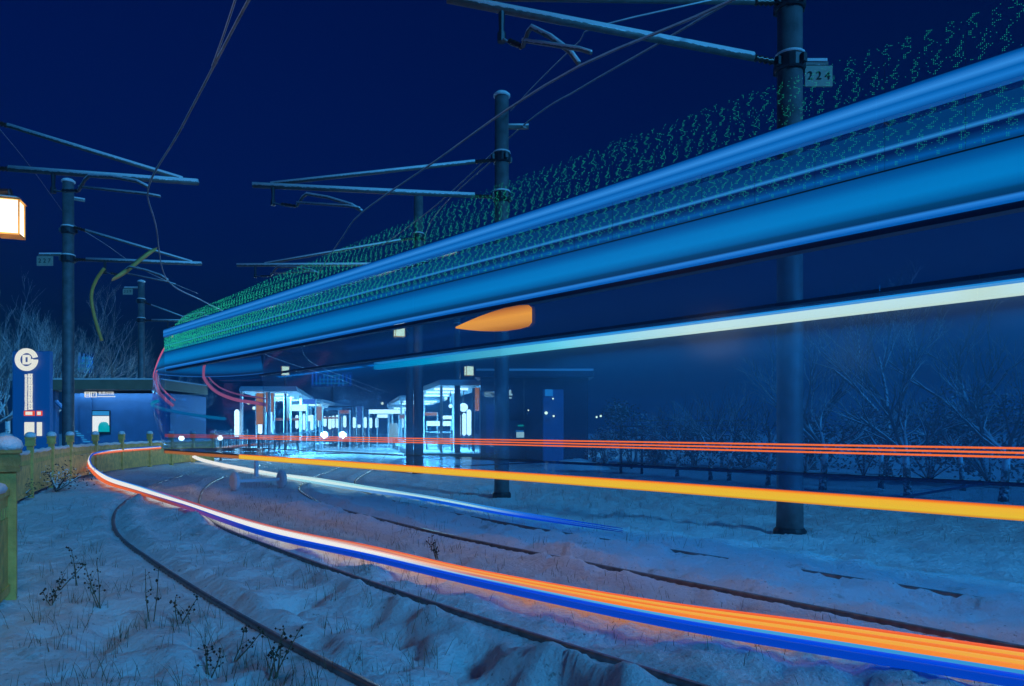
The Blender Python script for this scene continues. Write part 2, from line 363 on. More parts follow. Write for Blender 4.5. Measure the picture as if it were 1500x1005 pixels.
for i in range(4):
    a, b = cuts[i] + (.001 if i else 0), cuts[i + 1] - (.001 if i < 3 else 0)
    mb = MB(); sweep(rect(0, .06, .89, .98), a, b, mb=mb); sweep(rect(W - .04, W, .94, .98), a, b, mb=mb); sec = mb.build('car_body', M['tram_paint'], tram)       # sole bars and spine
    mb = MB()
    sweep(rect(.02, .14, 3.0, 3.045), a, b, mb=mb); sweep(rect(W - .14, W - .02, 3.0, 3.045), a, b, mb=mb)
    mb.build('window_frame', M['tram_paint'], sec)
    sweep([(.05, 3.93), (.4, 4.0), (W - .4, 4.0), (W - .03, 3.93), (W - .03, 3.915), (W - .4, 3.985), (.4, 3.985), (.05, 3.915)], a, b).build('glass_roof', M['glass'], sec)
    sweep(rect(.06, W - .06, .972, .982), a, b).build('glass_floor', M['glass'], sec)
    sweep(rect(.02, .024, .99, 3.0), a, b).build('window_pane', M['glass'], sec)
    sweep(rect(W - .024, W - .02, .99, 3.91), a, b).build('window_pane', M['glass_mist'], sec)
    ld = bpy.data.lights.new('saloon_lamp', 'AREA'); ld.shape = 'RECTANGLE'; ld.size = (b - a) * .95; ld.size_y = .2; ld.energy = (60, 45, 14, 8)[i]; ld.color = (.0, .38, 1)  # added blue fill that makes the tram glass glow
    l2 = bpy.data.lights.new('sill_lamp', 'AREA'); l2.shape = 'RECTANGLE'; l2.size = (b - a) * .95; l2.size_y = .08; l2.energy = 3.5; l2.color = (1, .6, .32)  # added amber fill that brightens the snow under the sill
    p_, t_, n_ = fr((a + b) / 2); lo = bpy.data.objects.new('sill_lamp', l2); COL.objects.link(lo); lo.location = p_ + n_ * .04 + Vector((0, 0, .79)); lo.rotation_euler = (0, 0, math.atan2(t_.y, t_.x))
    lo = bpy.data.objects.new('saloon_lamp', ld); COL.objects.link(lo)
    lo.location = p_ + n_ * (W - .42) + Vector((0, 0, 2.98)); lo.rotation_euler = (0, 0, math.atan2(t_.y, t_.x))
    sweep(rect(-.02, .03, 3.05, 3.80), a, b).build('lit_fairing', M['e_fair'], sec)  # roof, sill, side and ceiling bands are light trails added as glowing parts
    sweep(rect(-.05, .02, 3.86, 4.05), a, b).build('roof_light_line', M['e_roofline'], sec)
    mb = MB(); sweep(rect(-.02, -.003, (.885, .885, .885, .89)[i], (.985, .985, .985, .955)[i]), a, b, mb=mb); mb.build('sill_light', emit('sill light amber', (.8, .36, .02), 1.0, [(0, (.62, .22, .02)), (.2, (.78, .5, .03)), (.75, (.85, .46, .03)), (.9, (.95, .2, .01)), (1, (.6, .1, .02))], 2, .885, .985) if i == 0 else (bpy.data.materials['sill light amber'] if i < 3 else emit('sill light dim', (.42, .13, .03), .8)), sec)
    mb = MB()
    for k, z in enumerate((1.305, 1.335, 1.365)): sweep(rect(-.012, .01, z, z + .014), a, b, mb=mb)
    mb.build('side_marker_light', M['e_redor'] if i < 3 else emit('side marker dim', (.4, .05, .04), .7), sec)
    if i < 3:
        e = b if i < 2 else min(b, 17.6)
        sweep(rect(W - .2, W - .05, 2.80, 2.90), a, e).build('ceiling_light', emit('ceiling light strip', (.6, .66, .5), 1.25, [(0, (.66, .66, .5)), (.5, (.62, .66, .52)), (.62, (.16, .56, .58)), (.78, (.0, .33, .55)), (.9, (.0, .15, .40))], 1, -8, 8) if i == 0 else bpy.data.materials['ceiling light strip'], sec)
        sweep(rect(W - .2, W - .05, 2.925, 2.945), a, e).build('ceiling_light', M['e_cyan'], sec)
for i in (1, 2, 3):                                             # articulation joints
    mb = MB(); c = cuts[i]
    mb.tube([tv(c, .07, 3.90), tv(c, W - .07, 3.90)], .012, 6); mb.build('gangway_ring', M['tram_paint'], tram); mb = MB(); mb.tube([tv(c, .07, .95), tv(c, W - .07, .95)], .012, 6)
    mb.build('gangway_ring', M['tram_paint'], tram)
def bogie(s):
    mb = MB(); sweep(rect(1.0, W - .5, .20, .27), s - .05, s + .05, .1, mb=mb); sweep(rect(W / 2 + .16, W / 2 + .24, .32, .90), s - .04, s + .04, .1, mb=mb)
    bo = mb.build('bogie', M['snowtop'], tram)
    for u in (.95, W - .45):
        p, t, n = fr(s); c = p + n * u + Vector((0, 0, .23)); m = MB()
        m.tube([c - n * .06, c - n * .02, c + n * .05, c + n * .06], [.17, .23, .23, .12], 24); m.build('wheel', M['snowtop'], bo)
def s_at(px):
    return min(range(len(FP)), key=lambda k: abs(750 + FP[k].x * FPX / max(.3, FP[k].y) - px)) * FL / (len(FP) - 1)
for s_ in (.5, 1.6, s_at(284)): bogie(s_)
mb = MB(); sweep(rect(W / 2 - .10, W / 2 + .10, .70, .86), 1.0, 3.0, mb=mb); mb.build('underframe_beam', M['tram_under'], tram)
# orange motion blur of an indicator, added as a solid glowing shape
mb = MB(); s0 = None
for k in range(len(FP)):
    if FP[k].x * FPX / FP[k].y + 750 < 780: s0 = FL * k / (len(FP) - 1); break
pr = [(0, .085), (.05, .125), (.2, .14), (.45, .14), (.7, .12), (.95, .09), (1.2, .05), (1.42, .01)]
vs = []; fs = []
for (ds, h) in pr:
    zc = 2.845 - .0 * ds
    for (u, hh) in ((-.012, -h), (.012, -h), (.012, h), (-.012, h)): vs.append(tv(s0 + ds, u - .005, zc + hh))
for i in range(len(pr) - 1):
    for j in range(4): fs.append((i * 4 + j, i * 4 + (j + 1) % 4, (i + 1) * 4 + (j + 1) % 4, (i + 1) * 4 + j))
mb.add(vs, fs).build('turn_indicator', M['e_amber'], tram)
# nose
pe, te, ne = fr(FL)
def nose(uu, z):       # uu in -1..1 across, forward bulge
    prof = np.interp(z, [.85, 1.1, 1.5, 2.0, 2.6, 3.05, 3.4, 3.8, 4.05], [.7, 1.3, 2.2, 2.9, 3.1, 2.8, 2.2, 1.2, .35])
    wid = np.interp(z, [.8, 3.0, 3.6, 4.0], [1.0, 1.0, .93, .8])
    D = prof * math.sqrt(max(0, 1 - abs(uu) ** 2.6))
    return pe + ne * (W / 2 + uu * wid * W / 2) + te * D + Vector((0, 0, z))
def nose_patch(us, zs, name, m, parent, off=0., th=.02):
    mb = MB(); vs = []; fs = []; nu = len(us)
    for z in zs:
        for u in us: vs.append(nose(u, z) + te * off)
    for z in zs:
        for u in us: vs.append(nose(u, z) + te * (off - th))
    nn = nu * len(zs)
    for i in range(len(zs) - 1):
        for j in range(nu - 1):
            a = i * nu + j; fs.append((a, a + 1, a + nu + 1, a + nu)); fs.append((nn + a + nu, nn + a + nu + 1, nn + a + 1, nn + a))
    for j in range(nu - 1):
        fs.append((j + 1, j, nn + j, nn + j + 1)); a = (len(zs) - 1) * nu + j; fs.append((a, a + 1, nn + a + 1, nn + a))
    return mb.add(vs, fs).build(name, m, parent, True)
US = [math.sin(x) for x in np.linspace(-math.pi / 2, math.pi / 2, 21)]
ns = nose_patch(US, [.88, .93, .98], 'nose', M['tram_paint'], tram)
nose_patch(US, list(np.linspace(.99, 3.05, 12)), 'windscreen', M['glass'], ns)
nose_patch(US, list(np.linspace(3.07, 3.80, 8)), 'lit_fairing', M['e_fair_dim'], ns)
nose_patch(US, list(np.linspace(3.86, 4.0, 3)), 'roof_light_line', M['e_fair_dim2'], ns)
for sg, nm in ((-.88, 'marker_light'), (.30, 'marker_light')):  # turning light trails, added as glowing arcs on the nose
    mb = MB(); pts = []
    for k in range(26):
        z = 3.9 - k * .068; u = sg + (k / 25) ** 2.2 * .75; pts.append(nose(u, z) + te * .03)
    mb.tube(pts, .05, 6); mb.tube([p - te * .02 + Vector((0, 0, .16)) + ne * .05 for p in pts], .022, 6); mb.build(nm, M['e_pink'], ns, True)
mb = MB()
mb.tube([nose(u, 2.0 - .25 * u) + te * .04 for u in np.linspace(-.98, .75, 24)], .05, 6); mb.build('marker_light', emit('dim cyan led', (.0, .16, .36), 1.0), ns, True)
for u in (-.3, .5):
    c = nose(u, 1.25); mb = MB(); mb.tube([c - te * .04, c + te * .03], .07, 14); mb.build('headlight', M['e_white'], ns)
# streak of the moving green sign, added as glowing dots on fine wires
vs = []; fs = []; dz = .0118; nrow = int(1.05 / dz); ncol = int((FL - .3) / dz)
rr = random.Random(5)
tetv = [(1, 0, -.7), (-1, 0, -.7), (0, 1, .7), (0, -1, .7)]; tetf = [(0, 1, 2), (0, 3, 1), (0, 2, 3), (1, 3, 2)]
gl = ['110000', '011000', '001100', '011000', '110000', '100000', '110000', '011100', '000110', '001100', '011000', '110000', '111100', '000100', '000100', '000110']
for c in range(ncol):
    s = .2 + c * dz; p, t, n = fr(s); base = p + n * -.06; far = s / FL
    top = 4.50 - .28 * max(0, 1 - s / 9.0) - .30 * max(0, (s - 12) / 12) - .45 * max(0, (s - FL + 2.2) / 2.2) ** 2
    for r in range(nrow):
        z = 3.48 + r * dz + (c % 12) * .003
        if z > top: break
        if 3.84 < z < 4.06: continue
        cc = int(c + r * .45 + 2 * math.sin(r * .4)) % 12
        if cc > 5 or gl[r % 16][cc] == '0':
            if rr.random() > .06 + .25 * max(0, far - .6): continue
        if z > top - .45 and rr.random() < (z - top + .45) * .9: continue
        q0 = len(vs); k = .0022 + .0066 * far ** 1.6
        vs += [(base.x + a * k, base.y + b * k, z + d * k) for a, b, d in tetv]; fs += [(a + q0, b + q0, d + q0) for a, b, d in tetf]
mb = MB(); mb.v = vs; mb.f = fs; led = mb.build('led_display', M['e_green'], tram)
mb = MB()
for k in range(0, int(FL / .54)):
    s = .3 + k * .54
    if s > FL: break
    mb.tube([tv(s, -.045, 3.46), tv(s, -.045, 4.30)], .0012, 4)
sweep(rect(-.0465, -.0435, 3.455, 3.466), .3, FL - .1, mb=mb); mb.build('display_frame', M['dark'], led)
# pantograph-free roof snow
for i in range(4):
    pass
# ------------------------------------------------------------------ low light trails, added as glowing tubes along the track and fence
def ribbon(name, label, T, Bm, tubes, ry, tp=0, grp=None):
    Ts = spline(T, .2); n = len(Ts)
    Bs_ = spline(Bm, .05); Bs_, _ = resample(Bs_, _len(Bs_) / (n - 1)); Ts, _ = resample(Ts, _len(Ts) / (n - 1))
    n = min(len(Ts), len(Bs_)); root = empty(name, (Ts[n // 2].x, ry, 0), label, 'light strip', grp)
    for (pn, f, r, m) in tubes:
        pts = [Ts[k].lerp(Bs_[k], f) for k in range(n)]
        hs = [max(0, hz(p.x, p.y)) if p.z < .08 else 0 for p in pts]
        hs = [sum(hs[max(0, k - 3):k + 4]) / len(hs[max(0, k - 3):k + 4]) for k in range(n)]
        hm = [max(hs[max(0, k - 5):k + 6]) for k in range(n)]; hs = [sum(hm[max(0, k - 8):k + 9]) / len(hm[max(0, k - 8):k + 9]) + .03 for k in range(n)]
        pts = [p + Vector((0, 0, h)) for p, h in zip(pts, hs)]
        MB().tube(pts, [r * min(1, .15 + (k / (tp * n)) ** .8) if tp else r for k in range(n)], 8).build(pn, m, root, True)
    return root
def _len(p): return sum((p[i] - p[i - 1]).length for i in range(1, len(p)))
def FZ(px, py, Z): return P(px, py, Z)
zb = .035
Tb = [G(1700, 996, zb), G(1500, 966, zb), G(1230, 926, zb), G(960, 889, zb), G(700, 842, zb), G(540, 805, zb), G(363, 767, zb), G(200, 715, zb), G(160, 701, .07), P(139, 688, 22.5), P(131, 677, 22.6), P(134, 668, 22.9), P(146, 663.5, 23.6), P(170, 660, 25.3), P(200, 657.5, 27), P(235, 655, 29)]
Bb = [G(1700, 1056, zb), G(1500, 1018, zb), G(1230, 971, zb), G(960, 921, zb), G(700, 862, zb), G(540, 823, zb), G(363, 781, zb), G(200, 727, zb), G(150, 708, .07), P(132, 690, 22.3), P(125, 679, 22.5), P(128, 668.5, 22.8), P(143, 666, 23.5), P(170, 663, 25.2), P(200, 660.5, 27), P(235, 657.5, 29)]
yr = dict(axis=1, lo=-8, hi=10)
mid_y = 0
def er(name, stops): return emit(name, (1, 1, 1), 1.0, stops, 1, -6.0, 12.0)
OR, OY, WH, BL, CY, PK = (.90, .20, .02), (.86, .40, .05), (.85, .85, .82), (.0, .06, .72), (.08, .42, .72), (.55, .2, .2)
tubes_b = [('led_tube', .03, .030, er('strip orange red', [(0, (.85, .10, .02)), (.25, (.9, .14, .03)), (.36, (.6, .10, .06)), (.6, (.35, .06, .08)), (.78, (.0, .06, .5))])),
           ('led_tube', .13, .027, er('strip amber one', [(0, OY), (.20, OY), (.30, (.75, .25, .12)), (.42, (.6, .3, .3)), (.55, (.1, .3, .65)), (.8, CY)])),
           ('led_tube', .24, .027, er('strip amber two', [(0, OR), (.22, OR), (.30, PK), (.38, WH), (1, WH)])),
           ('led_tube', .35, .027, er('strip amber three', [(0, OY), (.20, OY), (.28, (.9, .5, .4)), (.35, WH), (1, WH)])),
           ('led_tube', .46, .027, er('strip amber four', [(0, (.92, .30, .03)), (.16, OR), (.22, PK), (.28, WH), (1, WH)])),
           ('led_tube', .58, .020, er('strip cyan', [(0, (.0, .18, .6)), (.12, (.05, .35, .7)), (.2, CY), (.30, WH), (1, WH)])),
           ('led_tube', .68, .014, er('strip thin white', [(0, CY), (.12, (.3, .7, .75)), (.2, WH), (1, WH)])),
           ('led_tube', .82, .038, er('strip blue', [(0, BL), (.3, BL), (.5, (.0, .04, .42)), (.75, (.3, .06, .05)), (.9, (.85, .13, .02))])),
           ('led_tube', .93, .028, er('strip dark blue', [(0, (.0, .05, .5)), (.4, (.0, .035, .4)), (.6, (.3, .05, .02)), (.75, (.85, .13, .02)), (1, (.9, .15, .03))]))]
ribbon('light_strip', 'broad orange, white and blue light strip running to the bottom right corner', Tb, Bb, tubes_b, 9.0)
zc = .03
Tc = [G(912, 777, zc), G(750, 751, zc), G(600, 725, zc), G(450, 703, zc), G(350, 686, zc), G(312, 677.5, .05), P(293, 672, 31.8), P(284, 668, 31.9), P(286, 664, 32.2), P(300, 660, 33.2), P(325, 656, 34.5), P(345, 653.5, 36), P(390, 650, 38), P(440, 647, 41)]
Bc = [G(912, 783, zc), G(750, 758, zc), G(600, 731, zc), G(450, 708.5, zc), G(350, 690, zc), G(312, 681, .05), P(291, 675, 31.7), P(281, 669.5, 31.8), P(283, 664.5, 32.1), P(300, 662.5, 33.1), P(325, 658.5, 34.4), P(345, 655.5, 35.9), P(390, 652, 37.9), P(440, 649, 40.9)]
def ec(name, stops): return emit(name, (1, 1, 1), 1.0, stops, 1, -8.0, 24.0)
tubes_c = [('led_tube', .12, .03, ec('far strip blue', [(0, (.0, .02, .2)), (.04, (.0, .06, .6)), (.11, (.02, .25, .7)), (.25, (.3, .7, .8)), (.5, WH), (.74, WH), (.79, (.9, .16, .03)), (1, (.9, .16, .03))])),
           ('led_tube', .55, .035, ec('far strip white', [(0, (.0, .03, .3)), (.06, (.02, .12, .7)), (.11, (.35, .7, .8)), (.25, (.6, .85, .85)), (.5, WH), (.74, WH), (.79, (.9, .2, .03)), (1, (.9, .2, .03))])),
           ('led_tube', .95, .03, ec('far strip deep blue', [(0, (.0, .02, .2)), (.06, BL), (.15, (.0, .1, .6)), (.3, (.3, .7, .8)), (.5, WH), (.74, WH), (.80, (.5, .06, .02)), (1, (.5, .06, .02))]))]
ribbon('light_strip', 'thin white to blue light strip ending on the snow beneath the tram', Tc, Bc, tubes_c, 18.0, .16)
# ------------------------------------------------------------------ overhead line poles, cantilevers and wires
def snowy_tube(m, ms, pts, r, n=10):
    m.tube(pts, r, n); ms.tube([Vector(p) + Vector((0, -r * .25, r * .7)) for p in pts], r * .85, 6)
def insulator(mb, a, b, r=.055, k=5):
    a = Vector(a); b = Vector(b); pts = []; rad = []
    for i in range(k * 2 + 1): pts.append(a.lerp(b, i / (k * 2))); rad.append(r if i % 2 else r * .5)
    mb.tube(pts, rad, 10)
def cantilever(root, pole, end, zl, zu, join, reg, drop, wz, ms):
    """pole: base xy; end: tip of lower tube; join: fraction where the stay meets; reg: where the contact wire is held"""
    a = Vector((pole[0], pole[1], zl)); e = Vector(end); d = (e - a).normalized(); h = Vector((d.x, d.y, 0)).normalized()
    m = MB(); a2 = a + d * .62; snowy_tube(m, ms, [a2, e], .05)
    u = Vector((pole[0], pole[1], zu)); j = a.lerp(e, join) + Vector((0, 0, .05)); du = (j - u).normalized()
    snowy_tube(m, ms, [u + du * .62, j], .038)
    arm = m.build('cantilever_arm', M['steel'], root, True)
    ins = MB(); insulator(ins, a + d * .2, a2); ins.build('insulator', M['porcelain'], root, True); ins = MB(); insulator(ins, u + du * .2, u + du * .62); ins.build('insulator', M['porcelain'], root, True)
    f = MB(); f.tube([a, a + d * .2], .03, 8); f.build('bracket', M['dark'], root); f = MB(); f.tube([u, u + du * .2], .03, 8); f.build('bracket', M['dark'], root)
    dp = a.lerp(e, drop); b = MB(); b.tube([dp, dp + Vector((0, 0, -.36))], [.045, .03], 8); b.tube([dp + Vector((0, 0, -.3)), dp + Vector((0, 0, -.42))], .055, 8); b.build('drop_bracket', M['dark'], root)
    sa = MB(); k0 = dp + Vector((0, 0, -.36)); rg = Vector(reg)
    dd = rg - k0; L = dd.length
    k1 = k0 + dd * .30 + Vector((0, 0, -.02)); k2 = k0 + dd * .42 + Vector((0, 0, .26)); k3 = k0 + dd * .9 + Vector((0, 0, .13)); k4 = rg + Vector((0, 0, .03))
    sa.tube([k0, k0.lerp(k1, .5) + Vector((0, 0, -.03)), k1], .018, 6)
    p5 = [k1, k1.lerp(k2, .6) + Vector((0, 0, .04)), k2, k2.lerp(k3, .5) + Vector((0, 0, .03)), k3, k4]
    snowy_tube(sa, ms, p5, .028); sa.build('steady_arm', M['steel'], root, True)
    s2 = MB(); q = rg + Vector((0, 0, -.02)) - h.cross(Vector((0, 0, 1))) * .35; snowy_tube(s2, ms, [k1 + Vector((0, 0, .08)), q.lerp(k1, .15) + Vector((0, 0, .03)), q], .022); s2.build('steady_arm', M['steel'], root, True)
    i2 = MB(); insulator(i2, k0 + (k1 - k0) * .35, k1, .04, 4); i2.build('insulator', M['porcelain'], root, True)
    return arm
def pole(px, py, ztop, r, label, number=None, plate_dx=.35, plate_z=6.85, cants=(), cross=None, z_collars=(6.84, 7.74), plate_w=.5):
    t = empty('catenary_pole', (px, py, 0), label, 'line pole', 'overhead line poles')
    MB().lathe((px, py, -.15), [(r * 1.05, 0), (r, .6), (r * .94, ztop + .15)], 20).build('shaft', M['pole'], t, True)
    b = MB(); b.lathe((px, py, -.1), [(r * 1.25, 0), (r * 1.25, .12), (r * 1.1, .16)], 16); b.build('base_plate', M['dark'], t)
    MB().lathe((px, py, ztop), [(r * 1.15, 0), (r * 1.15, .05), (r * .8, .1), (.02, .14)], 16).build('snow_cap', M['snowtop'], t, True)
    for z in z_collars:
        c = MB(); c.lathe((px, py, z - .11), [(r * 1.12, 0), (r * 1.2, .03), (r * 1.2, .19), (r * 1.12, .22)], 16)
        for a in range(4):
            th = a * math.pi / 2 + .5; c.box((px + math.cos(th) * r * 1.3, py + math.sin(th) * r * 1.3, z), (.07, .07, .12), th)
        c.build('collar', M['dark'], t)
        MB().lathe((px, py, z + .11), [(r * 1.22, 0), (r * 1.15, .035), (r * .95, .05)], 16).build('snow_cap', M['snowtop'], t, True)
    if number:
        pw = plate_w; c0 = Vector((px + plate_dx, py - .02, plate_z))
        m = MB(); m.box(c0, (pw, .03, .30)); pl = m.build('number_plate', M['plate'], t)
        m = MB(); m.box((px + plate_dx * .55, py, plate_z + .19), (abs(plate_dx) * 1.1 + pw * .5, .06, .05)); m.build('plate_bracket', M['steel'], t)
        m = MB(); m.box((px + plate_dx * .7, py, plate_z + .235), (abs(plate_dx) * .8 + pw * .4, .09, .04)); m.build('snow_cap', M['snowtop'], t)
        text_mesh('number', ' '.join(number), .19 if pw > .45 else .165, M['ink'], pl, face_mtx(c0 + Vector((0, -.022, 0))), .004)
    ms = MB()
    for c in cants: cantilever(t, (px, py), *c, ms)
    if cross:
        z, l, ang = cross; m = MB(); d = Vector((math.cos(ang), math.sin(ang), 0)); a = Vector((px, py, z))
        m.box(a + d * l / 2, (l, .08, .07), ang); m.build('crossarm', M['steel'], t); ms.box(a + d * l / 2 + Vector((0, 0, .055)), (l, .07, .04), ang)
    if ms.v: ms.build('snow_cover', M['snowtop'], t, True)
    return t
# contact wire heights: near wire at 5.6, far wire at 5.6
WZ = 5.6
def wp(px, py): return G(px, py, 0) if False else P(px, py, FPX * (WZ - CAM_H) / (HZ - py))
near_reg1 = wp(217, 277); near_reg2 = wp(246, 412); far_reg1 = wp(848, 98); far_reg2 = wp(530, 312); far_reg3 = wp(466, 402)
Z224 = 10.5; x224 = X(1157, Z224); Z225 = 16.5; x225 = X(735, Z225); Z226 = 25.0; x226 = X(613, Z226); Z227 = 22.5; x227 = X(100, Z227); Z228 = 37.5; x228 = X(207, Z228)
pole(x224, Z224, 9.2, .185, 'nearest dark line pole on the right, standing behind the tram with plate 224', '224', .41, 6.66,
     [((P(655, -1, 9.05)), 6.84, 7.75, .97, tuple(far_reg1), .86, WZ)], None, plate_w=.40)
pole(x225, Z225, 9.15, .17, 'snow-capped line pole at the centre, with a cantilever reaching left above the tram', None, 0, 0,
     [(P(370, 272, 16.0), 6.84, 7.72, .93, tuple(far_reg2), .92, WZ)], (8.45, .62, 0.0))
pole(x226, Z226, 9.7, .17, 'line pole left of centre whose top rises out of the green dotted roof', None, 0, 0,
     [(P(347, 389, 24.5), 7.25, 8.2, .85, tuple(far_reg3), .9, WZ)], None, z_collars=(7.25, 8.2))
pole(x227, Z227, 9.25, .17, 'tall dark line pole at the left with plate 227 behind the fence', '227', -.72, 6.78,
     [(P(295, 387, 22.0), 6.84, 7.9, .93, tuple(near_reg2), .28, WZ)], (8.75, .45, 0.6))
pole(x228, Z228, 9.2, .17, 'distant line pole with plate 229 standing beyond the tram nose', '229', -.70, 8.7,
     [(P(285, 470, 37), 7.2, 8.2, .93, tuple(P(300, 460, 36.5)), .5, WZ)], None, z_collars=(7.2, 8.2))
pole(X(670, 37), 37, 8.5, .16, 'slim dark line pole between the right platform and the central poles')
pole(X(600, 28), 28, 8.2, .15, 'plain dark post left of the line pole at mid distance, carrying the square lantern')
xl, zl_ = X(-28, 14.6), 14.6
pole(xl, zl_, 8.9, .17, 'line pole beyond the left edge with a long cantilever reaching in above the lantern', None, 0, 0,
     [(P(290, 268, 14.2), 6.84, 7.85, .93, tuple(near_reg1), .34, WZ)], None)
def wire(label, pts, r=.008, snow=0., name='contact_wire'):
    p = spline(pts, .5); o = MB().tube(p, r, 6).build(name, M['wire'], None, True); tag(o, label, 'overhead wire', 'overhead wires')
    if snow:
        MB().tube([q + Vector((0, 0, r * 1.3)) for q in p], snow, 6).build('snow_cover', M['snowtop'], o, True)
    return o
wire('snow-crusted contact wire rising from the left cantilever to the top edge', [wp(395, -45), wp(365, 0), wp(312, 100), wp(262, 195), near_reg1, wp(228, 330), near_reg2, wp(300, 443), wp(345, 470), wp(390, 520), Vector((-14.2, 60, 5.6)), Vector((-16, 85, 5.6))], .013, .013)
wire('dark second wire beside the snow-crusted wire at the top left', [wp(380, -60) + Vector((0, 0, .28)), wp(345, 0) + Vector((0, 0, .0)), wp(325, 60), wp(311, 98)], .007, .012, 'feeder_wire')
wire('contact wire of the far track passing over the central pole', [wp(1230, -90), wp(1080, -2), wp(960, 50), far_reg1, wp(745, 160), wp(640, 235), far_reg2, wp(500, 350), far_reg3, wp(445, 440), wp(440, 480), wp(455, 530), Vector((-13.2, 60, 5.6)), Vector((-14, 85, 5.6))], .010, .011)
wire('snow-topped feeder wire running from the upper right to the central pole crossarm', [P(1250, -95, 7.5), P(1075, 0, 9.2), P(960, 67, 11), P(850, 130, 13.5), P(768, 183, 16.4), P(640, 300, 21), P(560, 360, 25)], .012, .012, 'feeder_wire')
wire('thin stay wire between the right cantilever and the central pole top', [P(1045, 0, 9.6), P(873, 40, 9.75), P(850, 60, 10.5), P(790, 118, 14), P(748, 163, 16.4)], .007, .009, 'stay_wire')
wire('thin blue-lit wire slanting down past the left lantern', [P(0, 190, 13.5), P(45, 245, 16), P(92, 310, 22.4)], .008, 0, 'stay_wire')
wire('thin wire slanting down right from pole 227', [P(108, 330, 22.4), P(150, 355, 24), P(215, 398, 30), P(290, 430, 36)], .010, 0, 'stay_wire')
wire('stay wire bending below the tram roof near the square lantern', [P(725, 232, 16.4), P(660, 290, 20), P(628, 330, 24), P(622, 355, 25)], .011, .01, 'stay_wire')
# amber light streak and blur near the wire, added as solid shapes
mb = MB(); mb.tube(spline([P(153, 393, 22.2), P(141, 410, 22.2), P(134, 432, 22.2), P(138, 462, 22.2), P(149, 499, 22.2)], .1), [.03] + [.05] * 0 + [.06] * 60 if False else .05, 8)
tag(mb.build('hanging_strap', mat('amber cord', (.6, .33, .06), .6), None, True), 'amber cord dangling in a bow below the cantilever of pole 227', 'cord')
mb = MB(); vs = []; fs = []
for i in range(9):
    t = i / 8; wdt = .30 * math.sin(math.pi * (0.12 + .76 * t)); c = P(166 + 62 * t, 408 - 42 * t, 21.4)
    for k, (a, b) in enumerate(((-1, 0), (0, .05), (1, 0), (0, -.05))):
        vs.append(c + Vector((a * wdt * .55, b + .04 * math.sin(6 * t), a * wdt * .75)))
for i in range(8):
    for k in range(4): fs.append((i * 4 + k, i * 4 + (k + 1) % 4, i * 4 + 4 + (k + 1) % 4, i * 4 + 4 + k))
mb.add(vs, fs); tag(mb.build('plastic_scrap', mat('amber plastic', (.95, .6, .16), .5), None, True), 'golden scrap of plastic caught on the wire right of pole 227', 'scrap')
# ------------------------------------------------------------------ lanterns
def lantern(c, wd, ht, energy, label, bracket_to=None, post=False):
    t = empty('lantern', (c[0], c[1], c[2] - ht / 2), label, 'lantern', 'square street lanterns'); c = Vector(c)
    b = MB(); b.box(c, (wd, wd, ht), .35, .97); b.build('paper_box', M['e_warm'], t)
    f = MB()
    for a in (-1, 1):
        for bb in (-1, 1):
            th = .35; x, y = a * wd * .52, bb * wd * .52; q = c + Vector((x * math.cos(th) - y * math.sin(th), x * math.sin(th) + y * math.cos(th), 0)); f.box(q, (wd * .07, wd * .07, ht * 1.04), th)
    f.box(c + Vector((0, 0, ht * .54)), (wd * 1.25, wd * 1.25, ht * .07), .35, .8); f.box(c - Vector((0, 0, ht * .53)), (wd * 1.12, wd * 1.12, ht * .05), .35)
    f.build('frame', M['wood2'], t)
    MB().box(c + Vector((0, 0, ht * .61)), (wd * 1.1, wd * 1.1, ht * .07), .35, .6).build('snow_cap', M['snowtop'], t)
    if bracket_to:
        a = MB(); q = Vector(bracket_to); a.tube([c + Vector((0, 0, ht * .6)), c + Vector((0, 0, ht * .8)), (q.x, q.y, c.z + ht * .8)], .03, 8)
        if post: a.tube([(q.x, q.y, 0), (q.x, q.y, c.z + ht)], .07, 10)
        a.build('bracket', M['dark'], t)
    ld = bpy.data.lights.new('lantern_bulb', 'POINT'); ld.energy = energy; ld.color = (1, .62, .28); ld.shadow_soft_size = .4
    lo = bpy.data.objects.new('lantern_bulb', ld); COL.objects.link(lo); lo.parent = t; lo.location = (-.0, -wd * .9, ht * .1)
    return t
lantern(P(15, 320, 5.9), .155, .27, 26, 'large warm square lantern at the left edge, nearest of the lanterns', (X(-60, 5.9), 5.9, 0), True)
lantern(P(585, 483, 24), .30, .46, 40, 'warm square lantern hanging left of the central posts', (X(600, 28), 28, 0))
lantern(P(418, 543.5, 40), .38, .46, 40, 'small warm lantern above the left platform roof', (X(418, 41), 41, 0), True)
lantern(P(687, 543.5, 38), .38, .46, 30, 'small warm lantern above the right platform roof', (X(693, 39), 39, 0), True)
